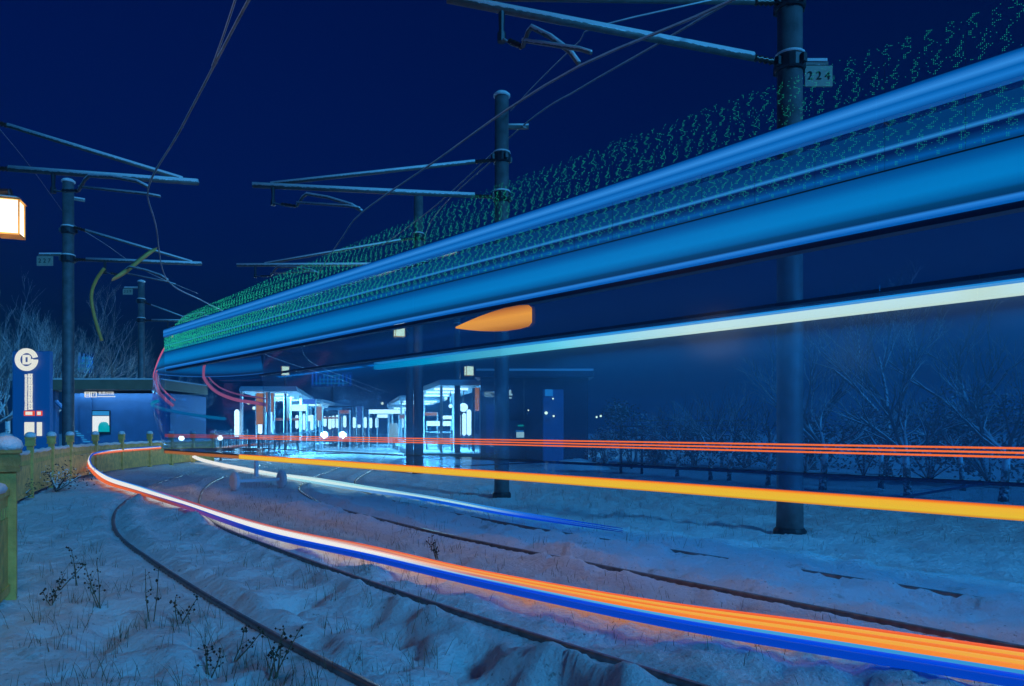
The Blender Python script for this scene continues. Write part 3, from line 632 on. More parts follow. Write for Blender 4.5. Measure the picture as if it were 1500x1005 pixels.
# ------------------------------------------------------------------ picket fence along the left
fence = empty('picket_fence', (FENCE[1][0], FENCE[1][1], 0), 'ochre timber fence with snow-capped posts curving along the left of the track', 'fence')
PH = 1.13
for i, (x, y) in enumerate(FENCE):
    nxt = FENCE[min(i + 1, len(FENCE) - 1)]; prv = FENCE[max(i - 1, 0)]; ang = math.atan2(nxt[1] - prv[1], nxt[0] - prv[0])
    big = 1.25 if i == 1 else 1.0
    p = MB(); p.box((x, y, PH / 2 - .1), (.13, .13, PH + .2), ang); po = p.build('post', M['wood'], fence, bevel=.008)
    c = MB(); c.box((x, y, PH + .02), (.19, .19, .04), ang); c.box((x, y, PH + .10), (.17, .17, .12), ang); c.box((x, y, PH + .175), (.20, .20, .03), ang)
    for k in (-1, 0, 1):
        for sx in (-1, 1): c.box((x + math.cos(ang) * k * .05 - math.sin(ang) * sx * .088, y + math.sin(ang) * k * .05 + math.cos(ang) * sx * .088, PH + .10), (.035, .012, .08), ang)
    c.build('post_cap', M['wood2'] if i < 3 else M['wood'], po)
    MB().lathe((x, y, PH + .19), [(.10, 0), (.115, .03), (.10, .08), (.06, .115), (.01, .125)], 12).build('snow_cap', M['snowtop'], po, True)
    if i < len(FENCE) - 1:
        a = Vector((x, y, 0)); b = Vector((nxt[0], nxt[1], 0)); L = (b - a).length; d = (b - a) / L; an = math.atan2(d.y, d.x); n = max(6, int(L / .115))
        m = MB()
        for k in range(n):
            q = a + d * (L * (k + .5) / n)
            m.box(q + Vector((0, 0, .40)), (L / n * .94, .022, .66), an)
            for zz, hh in ((.785, .10),): m.box(q + Vector((0, 0, zz)) + d * 0, (L / n * .45, .022, hh), an)
            m.box(q + Vector((0, 0, .885)), (L / n * .97, .022, .10), an)
        m.build('panel', M['wood'], fence)
        r = MB()
        for zz, hh in ((.955, .05), (.115, .07)): r.box(a + d * L / 2 + Vector((0, 0, zz)), (L - .12, .055, hh), an)
        r.build('rail', M['wood'], fence)
        sn = MB(); pts = [a + d * (L * (.05 + .9 * k / 10)) + Vector((0, 0, 1.0 + .012 * math.sin(k * 1.7 + i))) for k in range(11)]
        sn.tube(pts, [.02] + [.05] * 9 + [.02], 8); sn.build('snow_ridge', M['snowtop'], fence, True)
# ------------------------------------------------------------------ left station building and totem
def sign(t, c, wd, chars, eng=True):
    m = MB(); k_ = .5
    for k in (0, 1):
        q = Vector(c) + Vector((k * .27, 0, 0)); m.box(q + Vector((0, 0, .10)), (.23, .03, .03)); m.box(q - Vector((0, 0, .10)), (.23, .03, .03)); m.box(q + Vector((.1, 0, 0)), (.03, .03, .17)); m.box(q - Vector((.1, 0, 0)), (.03, .03, .17))
    q = Vector(c); m.box(q + Vector((0, 0, .03)), (.15, .03, .04)); m.box(q - Vector((0, 0, .03)), (.12, .03, .03))
    s = m.build('pictogram_sign', M['e_sign'], t)
    text_mesh('lettering', '?', .2, M['e_sign'], s, face_mtx(Vector(c) + Vector((.27, -.01, 0))))
    if chars:
        text_mesh('lettering', chars, .155, M['e_sign'], s, face_mtx(Vector(c) + Vector((.80, -.01, .04))), .008)
        b = MB(); b.box(Vector(c) + Vector((.80, 0, -.085)), (.74, .03, .035)); b.build('lettering', M['e_sign'], s)
    return s
Zt = 30.5
tb = empty('ticket_office', (X(150, Zt), Zt, 0), 'blue ticket office with bronze roof edge and a lit window behind the left fence', 'building')
x0, x1 = X(60, Zt), X(243, Zt); 
m = MB(); m.box(((x0 + x1) / 2 + .5, Zt + 2.2, 1.5), (x1 - x0 - 1.0, 3.6, 3.1))
m.build('wall', M['wall_blue'], tb)
m = MB(); m.box(((x0 + x1) / 2, Zt + 1.9, 3.38), (x1 - x0, 4.6, .42)); rf = m.build('roof', M['fascia'], tb, bevel=.02)
MB().box(((x0 + x1) / 2, Zt + 1.9, 3.62), (x1 - x0 - .06, 4.5, .06)).build('snow_layer', M['snowtop'], rf)
wc = P(148, 617, Zt + .36); m = MB(); m.box(wc + Vector((0, .03, -.05)), (.80, .06, 1.05)); wn = m.build('window', M['wall_dark'], tb)
m = MB(); m.box(wc + Vector((0, -.02, -.12)), (.70, .03, .68)); m.build('pane', M['e_window'], wn)
m = MB(); m.box(wc + Vector((0, -.02, .34)), (.70, .03, .18)); m.build('blind', M['e_cyan'], wn)
m = MB(); m.lathe(wc + Vector((.16, -.06, -.46)), [(.22, 0), (.22, .22), (.17, .36), (.1, .42), (.02, .43)], 14)
o = m.build('window_display', emit('cyan figure', (.0, .35, .42), 1), wn, True)
sign(tb, P(128, 578, Zt - .3), 1, '售票/问讯')
m = MB(); m.box((x0 + .25, Zt + .5, 1.55), (.25, .25, 3.2)); m.box((x0 + 1.7, Zt + .42, 1.5), (.5, .2, 3.1)); m.build('pillar', M['wall_blue'], tb)
m = MB(); m.tube([P(82, 588, Zt + .2), P(93, 599, Zt + .2)], .09, 8); m.build('camera_housing', M['wall_blue'], tb)
m = MB()
for k in range(7): m.box(P(112 + 3 * k, 632 + (k * 37 % 17), Zt + .33), (.12 + .1 * (k % 3), .02, .05))
m.build('reflection_plates', M['e_cyan'], tb)
# totem
Zo = 26.0
tt = empty('station_totem', (X(44, Zo), Zo, 0), 'dark blue station totem with a glowing ring emblem at the far left', 'sign')
cx = X(44, Zo); m = MB(); m.box((cx, Zo + .15, 2.1), (1.35, .22, 4.5)); m.build('pylon', emit('backlit totem blue', (.0, .045, .24), 1.0), tt, bevel=.03)
ec_ = P(40, 527, Zo) + Vector((0, -.02, 0)); m = MB(); N_ = 44
r0, r1 = .24, .41
for k in range(N_):
    a0 = R(14 + 346 * k / N_); a1 = R(14 + 346 * (k + 1) / N_)
    vs = []
    for yy in (0, .05):
        for (rr_, aa) in ((r0, a0), (r1, a0), (r1, a1), (r0, a1)): vs.append(ec_ + Vector((rr_ * math.cos(aa), -yy, rr_ * math.sin(aa))))
    m.add(vs, [(0, 1, 2, 3), (7, 6, 5, 4), (0, 4, 5, 1), (1, 5, 6, 2), (2, 6, 7, 3), (3, 7, 4, 0)])
em = m.build('ring_emblem', M['e_sign'], tt)
m = MB(); m.box(ec_ + Vector((-.09, -.025, 0)), (.08, .05, .34)); m.box(ec_ + Vector((0, -.025, .13)), (.2, .048, .08)); m.box(ec_ + Vector((0, -.025, -.13)), (.2, .048, .08)); m.box(ec_ + Vector((.1, -.025, .0)), (.085, .046, .27)); m.box(ec_ + Vector((.17, -.025, -.05)), (.12, .044, .14))
m.build('emblem_core', M['e_sign'], em)
rr = random.Random(4); m = MB()
for k in range(10):
    q = P(44.6, 550 + k * 5.3, Zo) + Vector((0, -.01, 0))
    for (dx, dz_, sx, sz) in ((0, .045, .16, .03), (0, -.045, .15, .03), (-.045, 0, .03, .11), (.045, 0, .035, .11), (rr.uniform(-.03, .03), rr.uniform(-.02, .02), .14, .026)): m.box(q + Vector((dx, 0, dz_)), (sx, .03, sz))
m.build('station_name', M['e_sign'], tt)
m = MB()
for k in range(22): m.box(P(38.3 + rr.uniform(-.3, .3), 549.5 + k * 2.4, Zo) + Vector((0, -.01, 0)), (rr.uniform(.06, .085), .03, .05))
m.build('station_name', M['e_sign'], tt)
for (pxa, pxb, c1) in ((35.5, 51, 0), (54, 62, 1)):
    wd_ = (pxb - pxa) * Zo / FPX; q = P((pxa + pxb) / 2, 605.5, Zo) + Vector((0, -.01, 0))
    rp_ = MB(); rp_.box(q, (wd_, .03, .18)); pp = rp_.build('line_badge', M['e_red'], tt); MB().box(q + Vector((0, -.02, 0)), (wd_ * .62, .03, .12)).build('badge_text', M['e_sign'], pp)
    q = P((pxa + pxb) / 2, 628.5, Zo) + Vector((0, -.01, 0)); MB().box(q, (wd_ * .92, .03, .5)).build('notice_panel', M['e_sign'], tt, bevel=.01)
# dark columns and bins behind the tram nose
for (pa, pb, ya, yb, Zc, lab) in ((188, 197, 560, 648, 34, 'narrow blue column beside the ticket office'), (212, 236, 562, 648, 35, 'wide blue column between ticket office and tram nose'), (279, 287, 585, 640, 38, 'slim dark column right of the tram nose')):
    xa, xb = X(pa, Zc), X(pb, Zc); zt = P(0, ya, Zc).z
    t = empty('column', ((xa + xb) / 2, Zc, 0), lab, 'column'); m = MB(); m.box(((xa + xb) / 2, Zc, zt / 2), (xb - xa, .4, zt)); m.build('shaft', M['wall_blue'], t, bevel=.02)
    m = MB(); m.box(((xa + xb) / 2, Zc, .1), (xb - xa + .2, .6, .25)); m.build('base', M['dark'], t)
# railing behind
def railing(label, a, b, h=1.05, sp=.16, m_=None):
    a = Vector(a); b = Vector(b); t = empty('railing', a, label, 'railing'); L = (b - a).length; d = (b - a) / L; m = MB(); k = int(L / sp)
    for i in range(k + 1): m.tube([a + d * i * sp + Vector((0, 0, .08)), a + d * i * sp + Vector((0, 0, h - .04))], .016, 5)
    m.build('bars', m_ or M['steel'], t); r = MB()
    for z in (.1, h): r.tube([a + Vector((0, 0, z)), b + Vector((0, 0, z))], .028, 6)
    r.build('rail', m_ or M['steel'], t)
    p = MB(); n = max(2, int(L / 2.0))
    for i in range(n + 1): p.box(a.lerp(b, i / n) + Vector((0, 0, h / 2 + .06)), (.09, .09, h + .2))
    p.build('post', m_ or M['steel'], t); MB().tube([a + Vector((0, 0, h + .04)), b + Vector((0, 0, h + .04))], .03, 6).build('snow_cover', M['snowtop'], t); return t
railing('pale railing continuing the fence towards the left platform', (-13.9, 34.2, 0), (-12.4, 37.5, 0))
railing('railing with ramp along the front of the left platform', (-12.2, 34.5, .1), (-11.3, 41, .3))
railing('railing on the right platform behind the central posts', (X(625, 42), 42, .25), (X(662, 40), 40, .25))
railing('railing along the back of the left platform', (-18.2, 44, .3), (-15.0, 40.5, .3))
# ------------------------------------------------------------------ tram stop: platforms, canopies, light columns, far tram
def platform(name, pts, z=.3):
    m = MB(); n = len(pts) // 2; vs = []
    for (x, y) in pts: vs.append((x, y, z))
    for (x, y) in pts: vs.append((x, y, -.2))
    k = len(pts); m.add(vs, [tuple(range(k))] + [((i + 1) % k, i, k + i, k + (i + 1) % k) for i in range(k)])
    o = m.build(name, M['concrete']); tag(o, kind='structure'); return o
platform('platform_left', [(-16.8, 38.2), (-12.3, 38.2), (-15.3, 58), (-17.6, 84), (-22, 84), (-19, 58)])
platform('platform_right', [(-4.6, 35.5), (-.2, 35.5), (-6, 58), (-9.5, 84), (-12.4, 84), (-9.6, 58)])
def canopy(label, q, z, th, posts, lamps, orange=None, snow=True):
    """q: four ground corners of the roof (counter-clockwise)"""
    c = sum((Vector((a, b, 0)) for a, b in q), Vector()) / 4; t = empty('platform_canopy', c, label, 'canopy', 'platform canopies')
    m = MB(); vs = [(a, b, z) for a, b in q] + [(a, b, z + th) for a, b in q]; m.add(vs, [(3, 2, 1, 0), (4, 5, 6, 7), (0, 1, 5, 4), (1, 2, 6, 5), (2, 3, 7, 6), (3, 0, 4, 7)]); rf = m.build('roof', M['white_paint'], t)
    if snow:
        m = MB(); q2 = [Vector((a, b, 0)).lerp(c, .03) for a, b in q]; m.add([(p.x, p.y, z + th + .002) for p in q2] + [(p.x, p.y, z + th + .12) for p in q2], [(4, 5, 6, 7), (0, 1, 5, 4), (1, 2, 6, 5), (2, 3, 7, 6), (3, 0, 4, 7)]); m.build('snow_layer', M['snowtop'], rf)
    for (u, v) in posts:
        p = Vector((*q[0], 0)).lerp(Vector((*q[1], 0)), u).lerp(Vector((*q[3], 0)).lerp(Vector((*q[2], 0)), u), v); m = MB(); m.box((p.x, p.y, z / 2), (.14, .14, z)); m.build('post', M['white_paint'], t)
    for (u, v, lx, ly) in lamps:
        p = Vector((*q[0], 0)).lerp(Vector((*q[1], 0)), u).lerp(Vector((*q[3], 0)).lerp(Vector((*q[2], 0)), u), v); m = MB(); m.box((p.x, p.y, z - .05), (lx, ly, .08)); m.build('lamp', M['e_ceiling'], t)
    return t
canopy('long white left platform canopy with orange shelter wall at its near end', [(-14.7, 38.6), (-11.6, 38.6), (-14.4, 52), (-17.8, 52)], 3.55, .16, [(.03, .02), (.5, .05), (.95, .35), (.1, .9), (.9, .9)], [(.5, .2, 1.6, .35), (.5, .5, 1.6, .35), (.5, .8, 1.6, .35)])
canopy('second left platform canopy beyond the headlights', [(-17.2, 53.5), (-14.2, 53.5), (-16.4, 74), (-19.6, 74)], 3.5, .16, [(.05, .05), (.9, .05), (.05, .6), (.9, .6)], [(.5, .2, 1.6, .4), (.5, .6, 1.6, .4)])
canopy('right platform canopy nearest the dark building, its white ceiling lit', [(-3.7, 36.6), (-.6, 36.6), (-4.0, 50), (-7.4, 50)], 3.75, .18, [(.06, .04), (.93, .04), (.06, .5), (.9, .9)], [(.35, .2, 1.8, .4), (.4, .45, 2.0, .4), (.4, .75, 2.0, .4)])
canopy('middle right platform canopy behind the two dark posts', [(-8.0, 51), (-4.6, 51), (-7.0, 62), (-10.6, 62)], 3.6, .2, [(.05, .05), (.9, .05), (.05, .9)], [(.5, .2, 2.4, .5), (.5, .6, 2.4, .5)])
canopy('farthest right platform canopy, small beside the headlights', [(-11.0, 63), (-7.6, 63), (-9.6, 80), (-13.0, 80)], 3.5, .2, [(.05, .05), (.9, .05)], [(.5, .2, 2.4, .6), (.5, .6, 2.4, .6)])
# shelter walls and panels
def panel(name, px0, px1, py0, py1, Z, m_, label, cat, th=.12, legs=True, group=None):
    a, b = P(px0, py0, Z), P(px1, py1, Z); t = empty(name, ((a.x + b.x) / 2, Z, 0), label, cat, group)
    m = MB(); m.box(((a.x + b.x) / 2, Z, (a.z + b.z) / 2), (abs(b.x - a.x), th, abs(a.z - b.z))); m.build('board', m_, t, bevel=.01)
    f = MB(); wd = abs(b.x - a.x)
    for s in (-1, 1): f.box(((a.x + b.x) / 2 + s * (wd / 2 + .03), Z, max(a.z, b.z) / 2 + .0), (.05, th * 1.2, max(a.z, b.z)))
    if legs: f.build('frame', M['white_paint'], t)
    return t
M['e_orange'] = emit('orange lit panel', (.85, .20, .05), 1.5)  # shelter walls glow by themselves in place of light falling on them
panel('shelter_wall', 376, 387, 576, 622, 39.6, M['e_orange'], 'orange shelter wall nearest the left canopy edge', 'wall panel')
panel('shelter_wall', 390, 401, 576, 604, 40.6, M['e_orange'], 'shorter orange shelter wall beside the white pillar', 'wall panel')
panel('white_pillar', 417, 425, 580, 612, 42, M['e_sign'], 'broad white pillar under the left canopy', 'pillar')  # pillar glows by itself in place of light falling on it
panel('information_board', 427, 449, 593, 602, 43, M['e_white'], 'bright white board hanging under the left canopy', 'board')
panel('information_board', 451, 459, 608, 617, 48, M['e_white'], 'small white board beside the light columns', 'board')
panel('direction_sign', 497, 512, 601, 606, 50, M['e_redor'], 'red sign with white bar above the headlights', 'sign')
panel('direction_sign', 585, 593, 608, 613, 46, M['e_redor'], 'small red sign left of the two dark posts', 'sign')
panel('information_board', 541, 592, 600, 606, 54, M['e_white'], 'long white lit board below the middle canopy', 'board')
panel('information_board', 553, 568, 607, 612, 53, M['e_white'], 'short white lit board below the long one', 'board')
panel('information_board', 626, 660, 617, 624, 44, M['e_white'], 'wide white lit board behind the right railing', 'board')
panel('direction_sign', 621, 640, 604, 609, 45, M['e_orange'], 'orange sign right of the two dark posts', 'sign')
panel('information_board', 646, 662, 609, 614, 44, M['e_white'], 'short white lit board under the right canopy', 'board')
panel('shelter_wall', 696, 702, 568, 602, 36.2, M['e_orange'], 'narrow orange wall panel beside the dark building', 'wall panel')
panel('shelter_wall', 523, 531, 596, 622, 56, mat('mauve wall', (.25, .16, .3), .6), 'mauve shelter wall right of the headlights', 'wall panel')
panel('shelter_wall', 440, 462, 585, 592, 46, mat('lilac beam', (.28, .22, .5), .6), 'lilac beam board below the left canopy', 'wall panel')
# light columns
cols = [(347, 600, 641), (381, 600, 636), (396, 602, 634), (435, 608, 628), (445.5, 606, 630), (457, 613, 630), (468, 607, 626), (476, 610, 625), (483, 610, 629), (488, 609, 627), (494, 608, 627), (505, 609, 626), (519, 611, 627), (526, 611, 627), (535, 611, 627), (543, 612, 627), (552, 612, 627), (589, 613, 627), (672, 606, 640), (680, 605, 638), (687, 600, 638)]
for k, (px, ya, yb) in enumerate(cols):
    ppm = (yb - ya) / 1.5 if yb - ya > 23 else 19.0 - .12 * k; Z = FPX / ppm; a = P(px, ya, Z); b = P(px, yb, Z)
    near_lab = {0: 'white light column nearest the picture edge, before the left canopy post', 1: 'white light column in front of the orange wall', 2: 'white light column right of the orange wall', 18: 'left white light column beside the dark building', 19: 'middle white light column beside the dark building', 20: 'right white light column against the dark building'}
    t = empty('light_column', (a.x, Z, 0), near_lab.get(k, 'slim white light column in the row along the platforms'), 'light column', 'light columns along the platforms')
    MB().lathe((a.x, Z, b.z), [(.05, 0), (.13, .08), (.13, a.z - b.z - .1), (.06, a.z - b.z)], 10).build('lamp', M['e_white'], t, True)
    MB().lathe((a.x, Z, 0), [(.1, 0), (.1, .1), (.05, .14), (.05, max(.2, b.z))], 8).build('stem', M['steel'], t)
def globe(px, py, Z, r, label):
    c = P(px, py, Z); t = empty('globe_lamp', (c.x, Z, 0), label, 'globe lamp', 'globe lamps')
    MB().lathe((c.x, Z, c.z - r), [(r * math.sin(math.pi * k / 12) + .003, r - r * math.cos(math.pi * k / 12)) for k in range(13)], 18).build('globe', M['e_white'], t, True)
    MB().tube([(c.x, Z, c.z + r), (c.x, Z, 3.75)], .03, 6).build('stem', M['steel'], t)
globe(679, 597, 40, .24, 'large white globe lamp between the slim pole and the light columns'); globe(660, 595, 42, .11, 'small white globe lamp left of the slim pole')
# drum bin
m = MB(); t = empty('litter_bin', (X(577, 46), 46, .3), 'white drum-shaped bin on the right platform', 'bin'); m.lathe((X(577, 46), 46, .9), [(.28, 0), (.32, .1), (.27, .9), (.2, 1.0)], 16); m.build('drum', M['e_sign'], t, True); MB().lathe((X(577, 46), 46, .3), [(.1, 0), (.1, .62)], 10).build('stand', M['steel'], t)  # drum given its own glow instead of being lit
# far tram with headlights
Zf = 60.0; xf = X(488.5, Zf)
ft = empty('tram', (xf, Zf, 0), 'distant tram standing at the stop with two glaring headlights', 'tram')
m = MB(); m.box((xf, Zf + 6, 2.0), (2.5, 12, 3.0), .09, .92); bd = m.build('car_body', M['tram_paint'], ft, bevel=.2)
m = MB(); m.box((xf, Zf - .06, 2.35), (2.0, .1, 1.3), .09); m.build('windscreen', mat('dark glazing', (.03, .06, .1), .1), ft, bevel=.04)
m = MB(); m.box((xf, Zf - .08, 3.2), (1.5, .1, .22), .09); m.build('destination_display', M['e_cyan'], ft)
for px in (475, 502):
    c = P(px, 637, Zf - .2); m = MB(); m.tube([c + Vector((0, .25, 0)), c, c - Vector((0, .06, 0))], [.2, .28, .2], 14); m.build('headlight', M['e_head'], ft, True)
# blue neon boards
M['e_neon'] = emit('blue neon', (.0, .16, .75), 1.0); M['e_neon2'] = emit('cyan neon', (.0, .36, .6), 1.0)
def neon(label, px0, px1, py0, py1, Z):
    a, b = P(px0, py0, Z), P(px1, py1, Z); t = empty('neon_sign', ((a.x + b.x) / 2, Z, 0), label, 'neon sign'); m = MB(); m.box(((a.x + b.x) / 2, Z + .1, (a.z + b.z) / 2), (b.x - a.x, .12, a.z - b.z)); m.build('board', mat('neon backing', (.01, .04, .16), .4), t)
    m = MB(); n = 11
    for k in range(n): m.box((a.x + (b.x - a.x) * (k + .5) / n, Z, (a.z + b.z) / 2 + .1 * math.sin(k * 2.3)), ((b.x - a.x) / n * .4, .06, (a.z - b.z) * (.7 + .2 * math.sin(k * 1.9))))
    m.build('neon_tubes', M['e_neon'], t); m = MB()
    for k in range(3): m.box(((a.x + b.x) / 2 + (k - 1) * .05, Z - .06, b.z + (a.z - b.z) * (.25 + .25 * k)), ((b.x - a.x) * (.8 - .2 * k), .05, (a.z - b.z) * .07))
    m.build('neon_tubes', M['e_neon2'], t); m = MB(); m.box(((a.x + b.x) / 2, Z + .25, b.z / 2), (.25, .2, b.z)); m.build('post', M['dark'], t)
neon('wide blue neon sign glowing above the distant tram', 455, 516, 545, 567, 66)
neon('tall blue neon sign above the ticket office roof', 114, 136, 517, 548, 44)
# ------------------------------------------------------------------ dark building at the right of the stop
Zr = 34.0; db = empty('station_building', (X(800, Zr), Zr, 0), 'dark flat-roofed station building with lit pictogram signs right of centre', 'building')
xa, xb = X(704, Zr), X(862, Zr); m = MB(); m.box(((xa + xb) / 2, Zr + 2.6, 1.95), (xb - xa, 5, 4.0)); m.build('wall', M['wall_dark'], db)
m = MB(); m.box(((xa + xb) / 2, Zr + 2.4, 4.1), (xb - xa + .5, 5.6, .3)); m.build('roof', M['wall_dark'], db, bevel=.03)
MB().box(((xa + xb) / 2, Zr + 2.4, 4.3), (xb - xa + .4, 5.5, .1)).build('roof_snow', M['snowtop'], db)
m = MB(); m.box((X(719, Zr), Zr + .07, 1.55), (.45, .06, 2.3)); dr_ = m.build('door', mat('blue door', (.02, .08, .3), .3), db); MB().box((X(719.5, Zr), Zr + .02, .75), (.06, .06, .16)).build('handle', M['e_sign'], dr_)  # handle given a glow of its own as a painted glint
sign(db, P(713.5, 577.5, Zr + .05) , 1, '')
m = MB(); q = P(747, 577.5, Zr + .05); m.box(q + Vector((0, 0, .1)), (.12, .04, .2)); m.box(q + Vector((.03, 0, -.02)), (.18, .04, .08)); m.box(q + Vector((0, 0, -.17)), (.16, .04, .07)); m.build('pictogram_sign', M['e_sign'], db)
for px in (725.5, 767.5): MB().box((X(px, Zr), Zr + .05, 1.9), (.06, .08, 3.9)).build('mullion', M['steel'], db)
tm = empty('ticket_machine', (X(755, 33.4), 33.4, 0), 'ticket machine with green strip and white screen against the dark building', 'machine')
MB().box((X(755, 33.4), 33.55, .95), (.95, .45, 1.95)).build('cabinet', M['wall_dark'], tm, bevel=.03)
MB().box(P(762, 637, 33.3), (.36, .03, .26)).build('screen', M['e_sign'], tm); MB().box(P(763, 623.5, 33.3), (.28, .03, .07)).build('light_bar', emit('teal bar', (.0, .4, .25), 1), tm); MB().box(P(761, 631.5, 33.3), (.38, .03, .05)).build('light_bar', M['e_cyan'], tm)
pt = empty('pillar', (X(810, 32.5), 32.5, 0), 'pale blue square pillar standing before the dark building', 'pillar'); zt = P(0, 571, 32.5).z
MB().box((X(810, 32.5), 32.5, zt / 2), (.92, .5, zt)).build('shaft', M['wall_blue'], pt, bevel=.03); MB().box((X(804, 32.2), 32.2, zt - .15), (.35, .06, .3)).build('lamp_box', M['e_cyan'], pt)
def spot(px, py, Z, r, label):
    c = P(px, py, Z); t = empty('spot_lamp', (c.x, Z, c.z), label, 'spot lamp', 'small spot lamps'); MB().lathe((c.x, Z, c.z - r), [(r * math.sin(math.pi * k / 8) + .002, r - r * math.cos(math.pi * k / 8)) for k in range(9)], 10).build('bulb', M['e_warm'], t, True); MB().tube([(c.x, Z, c.z), (c.x, Z + .5, c.z + .05)], .02, 5).build('arm', M['dark'], t)
for (px, py, r, lab) in ((800, 605, .07, 'brightest warm spot lamp on the pale pillar'), (811, 609.5, .045, 'small spot lamp right of the brightest one'), (810, 584, .035, 'faint spot lamp high on the pale pillar'), (774, 601, .03, 'faint spot lamp left of the pale pillar'), (874, 611, .04, 'left of two white spot lamps by the snowy bush'), (880, 609.5, .045, 'right of two white spot lamps by the snowy bush')): spot(px, py, 32.0, r, lab)
for k, (px, py, Z, lab) in enumerate(((364, 590, 41, 'warm spot lamp at the outer end of the left canopy'), (372, 598, 42, 'lower warm spot lamp at the outer end of the left canopy'), (407, 586, 42, 'warm spot lamp beside the white pillar'), (468, 594, 52, 'warm spot lamp under the second left canopy'), (560, 591, 50, 'warm spot lamp under the middle right canopy'), (603, 587, 40, 'warm spot lamp between the two dark central posts'), (633, 590, 42, 'warm spot lamp above the right railing'), (653, 584, 42, 'warm spot lamp left of the slim dark pole'))): spot(px, py, Z, .10, lab)
panel('shelter_wall', 604, 609, 596, 622, 41, M['e_orange'], 'thin orange panel between the two dark central posts', 'wall panel')
panel('shelter_wall', 463, 472, 596, 616, 49, M['e_orange'], 'orange shelter wall left of the headlights', 'wall panel')
panel('direction_sign', 400, 440, 612.5, 616, 47, M['e_redor'], 'long thin red sign band below the left canopy', 'sign')
panel('direction_sign', 470, 500, 611, 613.5, 57, M['e_redor'], 'short thin red sign band right of the left canopy', 'sign')
# station light that the lamps give, plus an added wall fill
def area(loc, sx, sy, e, col, parent=None):
    d = bpy.data.lights.new('ceiling_lamp_light', 'AREA'); d.shape = 'RECTANGLE'; d.size = sx; d.size_y = sy; d.energy = e; d.color = col
    o = bpy.data.objects.new('ceiling_lamp_light', d); COL.objects.link(o); o.location = loc; return o
area((-17.2, 30.62, 3.12), 4.0, .12, 34, (.2, .55, 1.0))  # added lamp without a fixture, brightens the ticket office wall
for (x, y, e) in ((-13.6, 42, 360), (-15, 48, 200), (-4.0, 41, 200), (-5.4, 46, 200), (-7.5, 56, 260), (-16.8, 62, 200), (-10.4, 70, 200)): area((x, y, 3.4), 2.2, 2.2, e * 6, (.25, .70, 1.0))
# ------------------------------------------------------------------ trees, shrubs, weeds
def grow(mb, p, d, L, r, depth, rnd, up=.15, spread=.55, tw=None):
    n = 4; pts = [p]; rad = [r]; q = p.copy(); dd = d.copy()
    for i in range(n):
        dd = (dd + Vector((rnd.gauss(0, .10), rnd.gauss(0, .10), rnd.gauss(0, .06) + up * .12))).normalized(); q = q + dd * L / n; pts.append(q.copy()); rad.append(max(.0035, r * (1 - .5 * (i + 1) / n)))
    (tw if (tw is not None and r < .02) else mb).tube(pts, rad, 6 if r > .03 else (4 if r > .012 else 3), cap=False)
    if depth <= 0: return
    kids = rnd.randint(3, 4) if depth > 1 else rnd.randint(3, 5)
    for k in range(kids):
        f = rnd.uniform(.35, 1.0); i = min(n, max(1, int(f * n + .5))); b = pts[i]
        ax = Vector((rnd.gauss(0, 1), rnd.gauss(0, 1), rnd.gauss(0, .5))); nd = (dd + ax.normalized() * spread * rnd.uniform(.7, 1.5) + Vector((0, 0, up))).normalized()
        grow(mb, b, nd, L * rnd.uniform(.55, .8), max(.004, rad[i] * .68), depth - 1, rnd, up, spread, tw)
def bare_tree(x, y, trunk_h, limb, r, label, seed, depth=3, limbs=5, group='bare trees', lean=.9, up=.2, tm='twig'):
    t = empty('bare_tree', (x, y, 0), label, 'tree', group); rnd = random.Random(seed); m = MB(); tw = MB()
    top = Vector((x + rnd.uniform(-.08, .08), y, trunk_h)); m.tube([(x, y, -.1), (x, y, trunk_h * .1), Vector((x, y, 0)).lerp(top, .6), top], [r * 1.4, r * 1.05, r * .9, r * .85], 9)
    tk = m.build('trunk', M['bark'], t, True); m = MB()
    for k in range(limbs):
        a = 2 * math.pi * (k + rnd.uniform(-.3, .3)) / limbs; d = Vector((math.cos(a) * lean, math.sin(a) * lean, rnd.uniform(.55, 1.1))).normalized(); grow(m, top - Vector((0, 0, rnd.uniform(0, .12))), d, limb * rnd.uniform(.8, 1.2), r * .6, depth, rnd, up, .5, tw)
    m.v += tw.v; n0 = len(m.v) - len(tw.v); m.f += [tuple(i + n0 for i in f) for f in tw.f]
    m.build('crown', M[tm], t, True); return t
row = [(1470, 735), (1330, 728), (1205, 718), (1125, 711), (1068, 706), (1041, 703), (992, 699), (1290, 712), (1410, 716)]
descs = ['frosted low tree nearest the right edge, thick spreading branches', 'frosted low tree with a wide fan of branches, second from the right edge', 'small frosted tree just right of the nearest line pole', 'small frosted tree just left of the nearest line pole', 'slender bare tree left of the pole, second one out', 'slender bare tree left of the pole, third one out', 'slender bare tree nearest the dark wooden rack', 'thin frosted tree set back between the two widest trees', 'thin frosted tree set back by the right edge']
for k, (px, py) in enumerate(row):
    g = G(px, py); bare_tree(g.x, g.y, 1.0 if k < 3 else .9, 1.25 if k < 3 else 1.0, .085 if k < 3 else .06, descs[k], 20 + k, 3, 6 if k < 3 else 5, 'frosted trees in a row on the right', 1.15, .12, 'twig_dark')
for k, (px, Z, th, lb, lab) in enumerate(((1300, 24, 1.8, 2.3, 'tall dark tree behind the row on the right'), (1420, 25, 1.9, 2.2, 'tall dark tree behind the row at the right edge'), (1190, 27, 1.6, 1.9, 'dark tree behind the nearest line pole'))):
    bare_tree(X(px, Z), Z, th, lb, .13, lab, 60 + k, 4, 5, 'tall trees behind the row', .8, .25, 'twig_dark')
